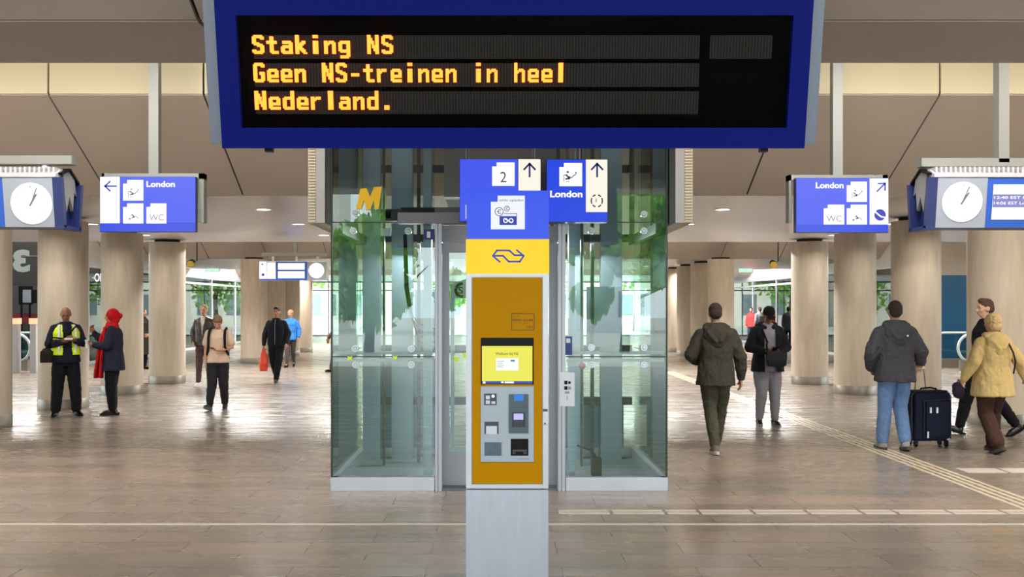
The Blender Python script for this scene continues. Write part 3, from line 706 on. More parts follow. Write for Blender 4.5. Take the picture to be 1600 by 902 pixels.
def icon_chair(m, fr, cx, cy, k, w0, w1):
    m.prism([(cx-6*k+1.8*k*math.cos(a), cy+5*k+1.8*k*math.sin(a)) for a in [j*math.pi/6 for j in range(12)]], fr, w0, w1)
    for pts, w in (([(cx-4*k, cy), (cx-1*k, cy-3*k), (cx+1*k, cy+.5*k)], 1.0), ([(cx-1*k, cy-1*k), (cx+2*k, cy+2*k), (cx-2*k, cy+3*k)], 2.0), ([(cx+2*k, cy+1*k), (cx+6*k, cy+1*k), (cx+9*k, cy+5*k)], 1.0)): stroke(m, fr, pts, w*k, w0, w1)
def arrow(m, fr, cx, cy, k, ang, w0, w1, w=1.8):
    c, s_ = math.cos(R(ang)), math.sin(R(ang)); T = lambda p: (cx+k*(p[0]*c-p[1]*s_), cy+k*(p[0]*s_+p[1]*c))
    stroke(m, fr, [T((0, 7)), T((0, -6.5))], w*k, w0, w1); stroke(m, fr, [T((-5.6, -.3)), T((0, -6.2)), T((5.6, -.3))], w*k, w0, w1)
S2 = 169.0; Q = PF(S2); qd = F/S2
def lit_sign(name, x0, x1, y0, y1, label):
    r = thing(name, (wx((x0+x1)/2, S2), qd+.06, wz(y1, S2)), label, 'sign', 'lit signs over the lift door')
    MB().prism(pr(x0, x1, y0, y1), Q, -.16, -.004).build('box', M_bluedk, r); return r
r = lit_sign('direction_sign', 718, 845, 248.5, 346, 'lit blue sign with the number 2 and an up arrow above the lift door')
MB().prism(pr(718.5, 809, 249, 345.5), Q, -.004, 0).build('blue_face', G_blue, r)
MB().prism(pr(810, 844.5, 249, 345.5), Q, -.004, 0).build('white_face', G_cream, r)
MB().prism(pfolder(769, 804, 254, 290.5), Q, 0, .003).build('icon_panel', G_white, r)
m = MB(); text(m, Q, '2', 781.5, 791.5, 285, -17, .0035); m.build('numeral', M_inkk, r)
m = MB(); arrow(m, Q, 827.5, 265.5, 1.55, 0, 0, .003); m.build('arrow', M_ink, r)
m = MB(); [m.cyl((wx(x, S2), qd+.07, wz(249, S2)), (wx(x, S2), qd+.07, 4.715), .018) for x in (730, 834)]; m.build('hanger', M_dgrey, r)
r = lit_sign('direction_sign', 854, 949, 249, 347, 'lit blue London sign with a check-in icon and an up arrow above the lift door')
MB().prism(pr(854.5, 915.5, 249.5, 346.5), Q, -.004, 0).build('blue_face', G_blue2, r)
MB().prism(pr(915.5, 949, 331.5, 346.5), Q, -.004, 0).build('blue_face', G_blue2, r)
MB().prism(pr(915.5, 949, 249.5, 331.5), Q, -.004, 0).build('white_face', G_cream, r)
MB().prism(pfolder(874, 909.5, 255, 291), Q, 0, .003).build('icon_panel', G_white, r)
m = MB(); icon_wait(m, Q, 889, 275, 1.0, .003, .005); m.build('icon', M_inkk, r)
m = MB(); text(m, Q, 'London', 859.5, 910, 308, -10, .003, .03); m.build('lettering', G_white, r)
m = MB(); arrow(m, Q, 933, 265.5, 1.55, 0, 0, .003); m.build('arrow', M_ink, r)
m = MB(); [ring(m, Q, 932.5, 314, 8.6, 1.8, 0, .003, a, a+50, 8, 9.5) for a in (-25, 155)]; [ring(m, Q, 932.5, 314, 8.6, 1.8, 0, .003, a, a+28, 6, 9.5) for a in (45, 107, 225, 287)]; stroke(m, Q, [(931.5, 311), (931.5, 315.5)], 1.2, 0, .003); m.build('lift_symbol', M_ink, r)
m = MB(); [m.cyl((wx(x, S2), qd+.07, wz(249, S2)), (wx(x, S2), qd+.07, 4.715), .018) for x in (893, 905)]; m.build('hanger', mat('hanger_brown', '#5b4a40', .6), r)

# ------------------------------------------------------------------ hanging way signs left and right
def way_sign(side):
    s = 140.0; A = PF(s); d = F/s
    if side < 0: X = (156, 305, 276, 362.5); fx = (153, 314, 269); px_post = (226.5, 242)
    else: X = (1244, 1388, 278, 363.5); fx = (1237, 1393, 271.5); px_post = (1307, 1322.5)
    r = thing('way_sign', (wx((X[0]+X[1])/2, s), d, wz(X[3], s)), 'lit blue London and WC sign with an arrow pointing %s' % ('left' if side < 0 else 'up to the right'), 'sign', 'hanging way signs')
    m = MB(); m.prism(pr(fx[0], fx[1], fx[2], fx[2]+9), A, -.22, -.10)
    m.prism(pr(fx[0], fx[0]+4, fx[2], 347), A, -.22, -.10); m.prism(pr(fx[1]-8, fx[1], fx[2], 347), A, -.22, -.10); m.build('bracket', M_postgrey, r)
    m = MB(); m.box(wx(px_post[0], s), wx(px_post[1], s), d+.11, d+.21, wz(fx[2]+1, s), 4.715); m.build('post', M_postgrey, r)
    MB().prism(pr(*X), A, -.09, -.004).build('box', M_bluedk, r)
    if side < 0:
        MB().prism(pr(188, 305, 276.5, 348.5), A, -.004, 0).build('blue_face', G_blue, r); MB().prism(pr(156, 305, 349, 362), A, -.004, 0).build('blue_face', G_blue2, r)
        MB().prism(pr(156.5, 187, 276.5, 349), A, -.004, 0).build('white_face', G_white, r)
        bx = ((192.5, 224, 281.5, 313.5), (192.5, 224, 318, 349.3), (229, 260, 318, 349.3))
        lt, ar = (229, 273.5, 292, -9), (172.5, 291, 1.35, -90)
    else:
        MB().prism(pr(1244.5, 1358.5, 278.5, 351), A, -.004, 0).build('blue_face', G_blue, r); MB().prism(pr(1244, 1388, 351, 363), A, -.004, 0).build('blue_face', G_blue2, r)
        MB().prism(pr(1359, 1388, 279, 351), A, -.004, 0).build('white_face', G_white, r)
        bx = ((1323, 1354.5, 284, 315.5), (1323, 1354.5, 320, 351), (1287, 1319, 320, 351))
        lt, ar = (1274.5, 1318, 294, -9), (1377, 292.5, 1.35, 45)
    for b in bx: MB().prism(pfolder(*b), A, 0, .003).build('icon_panel', G_white, r)
    m = MB(); icon_wait(m, A, (bx[0][0]+bx[0][1])/2-1, (bx[0][2]+bx[0][3])/2+3, .8, .003, .005); m.build('icon', M_inkk, r); m = MB(); icon_chair(m, A, (bx[1][0]+bx[1][1])/2, (bx[1][2]+bx[1][3])/2+4, .9, .003, .005); m.build('icon', M_inkk, r)
    m = MB(); b = bx[2]; text(m, A, 'WC', b[0]+4.5, b[1]-4, b[3]-4.5, -10, .0035); m.build('icon_letters', M_inkk, r)
    m = MB(); text(m, A, 'London', lt[0], lt[1], lt[2], lt[3], .003, .03); m.build('lettering', G_white, r)
    m = MB(); arrow(m, A, ar[0], ar[1], ar[2], ar[3], 0, .003); m.build('arrow', M_ink, r)
    if side > 0:
        m = MB(); m.prism([(1375+9*math.cos(a), 336+9*math.sin(a)) for a in [k*math.pi/14 for k in range(28)]], A, 0, .002); m.build('globe_symbol', M_ink, r)
        m = MB(); stroke(m, A, [(1367, 331), (1373, 336), (1377, 339), (1384, 340)], 2.2, .002, .003); m.build('globe_wave', G_white, r)
way_sign(-1); way_sign(1)

# ------------------------------------------------------------------ clock boxes
def clock_box(side):
    s = 150.0; d = F/s; sg = -1 if side < 0 else 1
    e = wx(82, s) if side < 0 else wx(1465, s)            # inner end
    z1, z0 = (wz(277, s), wz(354, s)) if side < 0 else (wz(277, s), wz(355, s))
    fx = lambda u: e+sg*u                                  # u: distance from the inner end
    ln = 1.75
    r = thing('clock_sign', (fx(ln/2), d+.25, z0), 'hanging blue box with a round lit clock, %s' % ('cut by the left edge' if side < 0 else 'beside a lit departure screen'), 'clock', 'hanging clock boxes')
    tilt = .07; top = Vector((0, d, z1)); bot = Vector((0, d+tilt, z0)); v = (top-bot).normalized(); hh = (top-bot).length
    fr = Face(bot, (1, 0, 0), v); n = fr.n
    m = MB(); prof = [(d, z1), (d+tilt, z0), (d+.49-tilt, z0), (d+.49, z1)]
    m.prism(prof, lambda a, b, w: (w, a, b), min(e, fx(ln)), max(e, fx(ln))); m.build('case', mat('clock_case_blue', '#10275f', .4), r)
    m = MB(); m.prism([(d-.02, z1), (d+.51, z1), (d+.51, z1+.03), (d+.42, z1+.09), (d+.1, z1+.09), (d-.02, z1+.03)], lambda a, b, w: (w, a, b), min(fx(-.04), fx(ln)), max(fx(-.04), fx(ln)))
    x = min(fx(-.02), fx(ln)); 
    while x < max(fx(-.02), fx(ln)): m.box(x, x+.02, d+.0, d+.42, z1+.03, z1+.108); x += .05
    m.build('ribbed_top', mat('ribbed_white', '#a5a3a8', .4), r)
    u = lambda a, b: (min(fx(a), fx(b)), max(fx(a), fx(b)))
    cf = MB().prism(rect(*u(.0, .52), .0, hh), fr, 0, .012).build('clock_panel', mat('clock_panel_grey', '#8b929f', .45, .1), r)
    if side < 0: cx, cz, cr = wx(47.5, s), wz(317.5, s), 32.5/s
    else: cx, cz, cr = wx(1505, s), wz(315, s), 31.5/s
    cv = (cz-z0)/(z1-z0)*hh
    dial = MB().prism(disc(cx, cv, cr, 40), fr, .012, .018).build('dial', glow('dial_white', '#ffffff', 1.25), cf)
    m = MB()
    for k in range(12):
        a = R(30*k); m.prism(disc(cx+cr*.8*math.sin(a), cv+cr*.8*math.cos(a), .006 if k else .009, 8), fr, .018, .0195)
    m.build('hour_mark', mat('mark_grey', '#9aa0a8', .5), dial)
    hx, hz = cx, cv; m = MB()
    stroke(m, fr, [(hx-.02*math.sin(R(24)), hz-.02*math.cos(R(24))), (hx+cr*.8*math.sin(R(22)), hz+cr*.8*math.cos(R(22)))], .010, .019, .022); m.build('minute_hand', mat('hand_grey', '#5d5d66', .5), dial)
    m = MB(); stroke(m, fr, [(hx-.025*math.sin(R(32)), hz-.025*math.cos(R(32))), (hx+cr*.52*math.sin(R(32)), hz+cr*.52*math.cos(R(32)))], .017, .0225, .025); m.build('hour_hand', MATS['hand_grey'], dial)
    MB().prism(rect(*u(.52, ln), 0, hh), fr, 0, .008).build('blue_panel', mat('clock_panel_blue', '#0d49a8', .35), r)
    if side > 0:
        a0, a1 = u(.585, ln-.05); sc = MB().prism(rect(a0, a1, .085, hh-.075), fr, .008, .014).build('departure_screen', G_white, r)
        vm = hh*.52; m = MB(); m.prism(rect(a0, a1, vm-.06, vm+.075), fr, .014, .016); m.build('text_band', glow('band_lilac', '#8f90dc', .8), sc)
        m = MB(); text(m, fr, '12:40 EST Paris Nord', a0+.012, a0+.62, vm+.028, .03, .0165, .01); m.build('screen_text', G_white, sc); m = MB(); text(m, fr, '14:06 EST London St Pancras', a0+.012, a0+.75, vm-.03, .03, .0165, .01); m.build('screen_text', G_white, sc)
    # end cap: flanges and a star shaped casting
    E = (lambda a, b, w: Vector((e-sg*w, d+a, b)))
    m = MB(); m.prism([(-.015, z1), (.04, z1), (.11, z0), (.055, z0)], E, 0, .1); m.prism([(.47, z1-.02), (.52, z1-.02), (.46, z0), (.41, z0)], E, 0, .1); m.prism([(.05, z0-.02), (.47, z0-.02), (.47, z0+.02), (.05, z0+.02)], E, 0, .1)
    m.build('end_flange', mat('flange_blue', '#182456', .4, .2), r)
    q = [(.12, z1+.06), (.25, z1+.09), (.38, z1+.06), (.44, z1-.15), (.38, z1-.12), (.35, z1-.32), (.27, z1-.17), (.2, z1-.34), (.15, z1-.14), (.07, z1-.16)]
    MB().prism(q, E, .03, .06).build('end_casting', mat('casting_silver', '#86847e', .4, .4), r)
    m = MB(); m.prism([(.05, z1+.03), (.25, z1+.1), (.47, z1-.02), (.48, z1+.0), (.25, z1+.125), (.04, z1+.05)], E, .0, .08); m.build('end_trim', M_black, r)
    zb0, zb1 = wz(253, s), wz(238.5, s); ee = wx(100, s) if side < 0 else wx(1452, s)
    m = MB(); m.box(min(ee, fx(ln)), max(ee, fx(ln)), d+.18, d+.3, *( (zb0, zb1) if side < 0 else (wz(257, s), wz(242.5, s)))); m.build('hanging_bar', M_postgrey, r, bevel=.006)
    zz = (zb0 if side < 0 else wz(257, s)); m = MB(); px = wx(55, s) if side < 0 else wx(1492, s)
    for xx in (px, px+sg*.95): m.cyl((xx, d+.24, z1+.07), (xx, d+.24, zz+.01), .045, .045, 14); m.cyl((xx-.06, d+.24, zz-.02), (xx+.06, d+.24, zz-.02), .02)
    m.build('clamp', M_silver2, r, True)
    xp = wx(1583.5, s) if side > 0 else wx(-39, s); m = MB(); m.box(xp-.055, xp+.055, d+.18, d+.3, zz+.05, 4.715); m.build('post', M_postgrey, r)
clock_box(-1); clock_box(1)

# far departure signs, one on each side beyond the slatted ceiling
def far_sign(side):
    s = 53.0; d = F/s
    X0, X1 = (405, 510) if side < 0 else (1019, 1123)
    T = (lambda p: p) if side < 0 else (lambda p: X0+X1-p)
    A = PF(s); r = thing('departure_sign', (wx((X0+X1)/2, s), d+.2, wz(438, s)), 'far hanging blue and white departure sign with clock, %s of the lift' % ('left' if side < 0 else 'right'), 'sign', 'far departure signs')
    def q(a, b, c, e_): a, b = sorted((T(a), T(b))); return pr(a, b, c, e_)
    MB().prism(q(405, 510, 408, 438), A, -.4, -.006).build('box', M_white, r)
    MB().prism(q(431, 480, 409, 438), A, -.006, 0).build('blue_panel', mat('clock_panel_blue', '#0d49a8', .35), r)
    MB().prism(q(405.5, 431, 436, 438), A, -.006, 0).build('blue_edge', G_blue2, r)
    MB().prism(q(405.5, 416, 409.5, 435.5), A, -.006, 0).build('arrow_panel', G_white, r)
    m = MB(); arrow(m, A, T(410.5), 413.5, .3, -45 if side < 0 else 45, 0, .02, 2.6); m.prism([(T(411)+2.4*math.cos(k*.785), 429.5+2.4*math.sin(k*.785)) for k in range(8)], A, 0, .01); m.build('symbol', M_ink, r)
    m = MB(); m.prism(q(417.5, 429.5, 411, 422.5), A, -.006, 0); m.prism(q(417.5, 429.5, 424, 435), A, -.006, 0); m.build('icon_panel', G_white, r)
    m = MB(); m.prism(q(434.5, 476, 411.5, 421.5), A, 0, .01); m.prism(q(434.5, 476, 424, 435), A, 0, .01); m.build('screen', G_white, r)
    MB().prism(q(480, 510, 409.5, 437.5), A, -.006, 0).build('clock_panel', MATS['clock_panel_grey'], r)
    c = T(494.5); MB().prism([(c+12*math.cos(k*.2244), 423+12*math.sin(k*.2244)) for k in range(28)], A, 0, .02).build('dial', MATS['dial_white'], r)
    m = MB(); m.prism(q(407, 510, 394.5, 400), A, -.3, -.15); m.build('hanging_bar', M_postgrey, r)
    for p in (424, 461, 494): MB().prism(q(p-1.6, p+1.6, 399.5, 408.5), A, -.26, -.19).build('clamp', M_white, r)
    m = MB(); a, b = sorted((T(455.5), T(462))); m.box(wx(a, s), wx(b, s), d+.16, d+.28, wz(395, s), 4.715); m.build('post', M_postgrey, r)
far_sign(-1); far_sign(1)

# small hanging lamps with a yellow face
def disc_lamp(px, py, s, sg, label):
    c = P(px, py, s); r = thing('hanging_lamp', c, label, 'lamp', 'small hanging lamps with yellow faces')
    m = MB(); m.cyl(c+Vector((0, -.06, -.03)), c+Vector((0, .07, .03)), .115, .09, 20); m.build('housing', M_black, r, True)
    m = MB(); m.cyl(c+Vector((0, -.075, -.034)), c+Vector((0, -.06, -.03)), .10, .11, 20); m.build('face', mat('lamp_face_olive', '#c9ad3a', .3, .2), r, True)
    m = MB(); m.tube([c+Vector((sg*.05, .03, .05)), c+Vector((sg*.16, .03, .06)), c+Vector((sg*.16, .03, .5))], .016, 6); m.cyl(c+Vector((sg*.16, .03, .5)), Vector((c.x+sg*.16, c.y+.03, 4.74)), .014, .014, 6); m.build('bracket', M_black, r)
disc_lamp(299, 411, 52, 1, 'small round yellow-faced lamp hanging between the columns left of the lift')
disc_lamp(1208, 412, 52, 1, 'small round yellow-faced lamp hanging above the person in the cap')
def exit_sign(px, py, s, label):
    c = P(px, py, s); r = thing('exit_light', c, label, 'sign', 'pale green exit lights')
    m = MB(); m.box(c.x-.29, c.x+.29, c.y, c.y+.08, c.z-.3, c.z+.3); m.build('case', M_white, r)
    m = MB()
    for i in (0, 1):
        for j in (0, 1): m.box(c.x-.27+i*.28, c.x-.01+i*.28, c.y-.012, c.y, c.z-.28+j*.29, c.z-.02+j*.29)
    m.build('lit_face', glow('exit_green', '#c9f2dc', 1.1), r)
    m = MB(); m.cyl((c.x, c.y+.04, c.z+.3), (c.x, c.y+.04, 4.715), .015); m.build('hanger', M_grey, r)
exit_sign(332, 414, 38.6, 'pale green lit exit sign hanging left beyond the columns')
exit_sign(1165, 415, 38.6, 'pale green lit exit sign hanging right beyond the columns')

# ------------------------------------------------------------------ escalators at both sides
def escalator(sg, label):
    x0, y = sg*12.55, 26.4
    r = thing('escalator', (x0, y, 0), label, 'escalator', 'escalators at the sides')
    def side(yy, x0):
        pts = []; rr = .39; cx = x0+sg*.35; cz = .62
        for k in range(13): a = R(90+15*k); pts.append((cx+sg*rr*math.cos(a), yy, cz+rr*math.sin(a)))
        top = [(cx+sg*1.0, yy, cz+rr), (cx+sg*5.3, yy, cz+rr+2.5)]
        MB().tube([pts[-1]]+pts[::-1]+top if False else pts[::-1]+[(cx+sg*.1, yy, cz+rr)]+top, .04, 8).build('handrail', mat('handrail_grey', '#aebbb9', .35, .2), r, True)
        m = MB(); q = [(p[0], p[2]) for p in pts]+[(cx+sg*5.3, .1+2.2), (cx+sg*5.3, cz+rr+2.45), (cx+sg*1.0, cz+rr)]
        q = [(p[0], p[2]) for p in pts[::-1]]+[(cx+sg*1.0, cz+rr), (cx+sg*5.3, cz+rr+2.45), (cx+sg*5.3, 2.6), (cx+sg*1.0, .25)]
        m.prism(q, lambda u, v, w: (u, w, v), yy-.006, yy+.006); m.build('balustrade', glass('balustrade_glass', (.72, .86, .84)), r)
        m = MB(); m.prism([(x0, 0), (cx+sg*5.3, 0), (cx+sg*5.3, 2.75), (cx+sg*1.0, .28), (x0, .28)], lambda u, v, w: (u, w, v), yy-.05, yy+.05); m.build('skirt', M_steel, r)
    side(y, x0+sg*.25); side(y+1.1, x0)
    m = MB()
    for k in range(12):
        xa = x0+sg*(1.2+k*.4); a, b = sorted((xa, xa+sg*.4)); m.box(a, b, y+.06, y+1.04, 0, .02+.21*max(0, k-1))
    m.build('step', M_dgrey, r)
escalator(1, 'escalator with a glass balustrade and round handrail end, right side before the blue wall')
escalator(-1, 'escalator with a glass balustrade and round handrail end, left side behind the lit posts')
def gate_post(px, label):
    s = 58.5; c = P(px, 580, s); r = thing('gate_post', (c.x, c.y, 0), label, 'post', 'lit posts at the left escalator')
    m = MB(); m.box(c.x-.085, c.x+.085, c.y-.1, c.y+.1, 0, 1.3); m.build('body', mat('post_pale', '#bdbcbf', .4, .1), r, bevel=.01)
    m = MB(); m.box(c.x-.1, c.x+.1, c.y-.11, c.y+.11, 1.3, 1.45); m.build('lamp', glow('lamp_orange', '#ffb48c', 1.6), r)
    m = MB(); m.box(c.x-.1, c.x+.1, c.y-.11, c.y+.11, 1.45, 1.47); m.build('cap', mat('cap_red', '#8e2626', .5), r)
gate_post(25, 'pale post with an orange light on top, left one by the left escalator')
gate_post(54, 'pale post with an orange light on top, right one by the left escalator')
# dark glass with the mirrored numeral above the left escalator
c0 = P(38, 405, 57.6); r = thing('platform_sign', (c0.x, c0.y, c0.z), 'dark glass panel with a large pale mirrored 3 over the left escalator', 'sign')
A = PF(57.6)
MB().prism(pr(10, 64, 377, 446), A, -.05, 0).build('glass_panel', mat('smoked_panel', '#3f4246', .25), r)
m = MB(); text(m, A, '3', 20, 47, 423, -32, .004, .05, True); m.build('numeral', mat('numeral_pale', '#9fb0b3', .5, emit='#9fb2b6', es=.1), r)
m = MB(); m.prism(pr(10, 64, 399.4, 400.8), A, 0, .003); [m.box(wx(p, 57.6)-.02, wx(p, 57.6)+.02, F/57.6+.01, F/57.6+.05, 0, wz(378, 57.6)) for p in (11, 63)]; m.build('rail', M_grey, r)
c0 = P(38, 470, 56.5); r = thing('poster_frame', c0, 'black framed grey display panel standing behind the left escalator', 'display')
A = PF(53)
m = MB(); m.prism(pr(29, 50, 447, 476), A, -.06, 0); m.prism(pr(50, 56, 453, 474), A, -.06, 0); m.build('frame', M_black, r); MB().prism(pr(36, 49, 453, 473), A, 0, .02).build('panel', mat('display_grey', '#70757d', .4), r)
m = MB(); [m.box(wx(p, 53)-.02, wx(p, 53)+.02, F/53, F/53+.05, 0, wz(474, 53)) for p in (33, 46)]; m.build('leg', M_black, r)
c0 = P(38, 495, 52.5); r = thing('red_banner', c0, 'dark red band behind the orange lit posts at the left', 'banner')
MB().prism(pr(8, 66, 490, 505), PF(52.5), -.03, 0).build('cloth', mat('banner_red', '#6e2323', .6), r); m = MB(); [m.box(wx(p, 52.5)-.02, wx(p, 52.5)+.02, F/52.5, F/52.5+.03, 0, wz(490, 52.5)) for p in (10, 64)]; m.build('pole', M_black, r)
# shop sign letters in the left glazing
c0 = P(150, 432, 50); r = thing('shop_sign', c0, 'white lit shop lettering behind the left glazing between two columns', 'sign')
m = MB(); text(m, PF(50.0), 'OK', 147, 163, 440, -13, -.02, .02); m.build('lettering', G_white, r); m = MB(); m.prism(pr(140, 166, 445, 447), PF(50), -.08, 0); m.build('rail', M_grey, r)
m = MB(); [m.box(wx(p, 50)-.01, wx(p, 50)+.01, F/50, F/50+.03, wz(446, 50), 3.3) for p in (142, 164)]; m.build('hanger', M_grey, r)

# small hanging plates beyond the lift
def plate(name, x0, x1, y0, y1, s, label, cat, col, extra=None):
    c = P((x0+x1)/2, y1, s); r = thing(name, c, label, cat); A = PF(s)
    MB().prism(pr(x0, x1, y0, y1), A, -.05, 0).build('panel', col, r)
    if extra: extra(A, r)
    m = MB(); [m.cyl((wx(x, s), F/s+.025, wz(y0, s)), (wx(x, s), F/s+.025, 3.3), .012) for x in (x0+2, x1-2)]; m.build('hanger', M_grey, r)
def fig(A, r):
    m = MB(); m.prism(pr(952.5, 955.5, 476, 484), A, 0, .01); m.build('symbol', M_black, r)
plate('warning_plate', 949, 959, 472, 489, 40, 'small yellow plate hanging beyond the right glass of the lift', 'sign', mat('plate_yellow', '#f0b400', .5, emit='#e0a800', es=.6), fig)
def sq(A, r): MB().prism(pr(935, 947, 459, 466), A, 0, .01).build('white_field', G_white, r)
plate('hanging_sign', 924, 948, 449, 467, 42, 'small blue and white sign hanging beyond the right glass of the lift', 'sign', G_blue2, sq)
# ------------------------------------------------------------------ people
def v3(p): return Vector(p)
class Blob:
    """closed overlapping shells that are fused into one continuous surface"""
    def __init__(s): s.mb = MB()
    def cap(s, p0, p1, r0, r1, n=12):
        p0, p1 = v3(p0), v3(p1); d = p1-p0
        if d.length > 1e-5: s.mb.cyl(p0, p1, r0, r1, n)
        s.mb.ell(p0, (r0,)*3, None, n, 8); s.mb.ell(p1, (r1,)*3, None, n, 8); return s
    def chain(s, pts, rs):
        for i in range(len(pts)-1): s.cap(pts[i], pts[i+1], rs[i], rs[i+1])
        return s
    def ell(s, c, r, rot=None): s.mb.ell(c, r, rot, 18, 12); return s
    def loft(s, rings, M=None, n=28):
        M = M or Matrix.Identity(4); out = []
        for z, rx, ry, cx, cy in rings:
            ring_ = []
            for i in range(n):
                a = 2*math.pi*i/n; ca, sa = math.cos(a), math.sin(a)
                e = .8
                ring_.append(M @ Vector((cx+rx*math.copysign(abs(ca)**e, ca), cy+ry*math.copysign(abs(sa)**e, sa), z)))
            out.append(ring_)
        s.mb.rings(out); return s
    def box(s, *a): s.mb.box(*a); return s
    def done(s, name, m, parent, voxel=.011, it=3, amp=0.0, sc=9.0, cut=None, k=1.0, stretch=(1, 1, .55)):
        bmesh.ops.recalc_face_normals(s.mb.bm, faces=s.mb.bm.faces)
        me = bpy.data.meshes.new('tmp'); s.mb.bm.to_mesh(me); s.mb.bm.free()
        o = bpy.data.objects.new('tmp', me); COL.objects.link(o)
        r = o.modifiers.new('r', 'REMESH'); r.mode = 'VOXEL'; r.voxel_size = voxel
        sm = o.modifiers.new('s', 'SMOOTH'); sm.factor = .5; sm.iterations = it
        dg = bpy.context.evaluated_depsgraph_get(); dg.update()
        me2 = bpy.data.meshes.new_from_object(o.evaluated_get(dg)); bpy.data.objects.remove(o); bpy.data.meshes.remove(me)
        bm = bmesh.new(); bm.from_mesh(me2); bm.normal_update()
        if amp:
            off = Vector((random.uniform(0, 50), random.uniform(0, 50), 0))
            for vv in bm.verts:
                p = Vector((vv.co.x*sc*stretch[0], vv.co.y*sc*stretch[1], vv.co.z*sc*stretch[2]))+off
                q = noise.noise_vector(p*.6)*.8
                d = noise.noise(p+q)*.7+(.5-abs(noise.noise(p*1.9+q)))*.9; vv.co += vv.normal*(amp*d)
        if cut:
            dl = [f for f in bm.faces if cut(f.calc_center_median())]
            bmesh.ops.delete(bm, geom=dl, context='FACES')
        if k != 1.0: bmesh.ops.scale(bm, vec=(k, k, k), verts=bm.verts)
        bm.to_mesh(me2); bm.free(); me2.name = name
        for p in me2.polygons: p.use_smooth = True
        me2.materials.clear(); me2.materials.append(m)
        ob = bpy.data.objects.new(name, me2); COL.objects.link(ob); ob.parent = parent; return ob

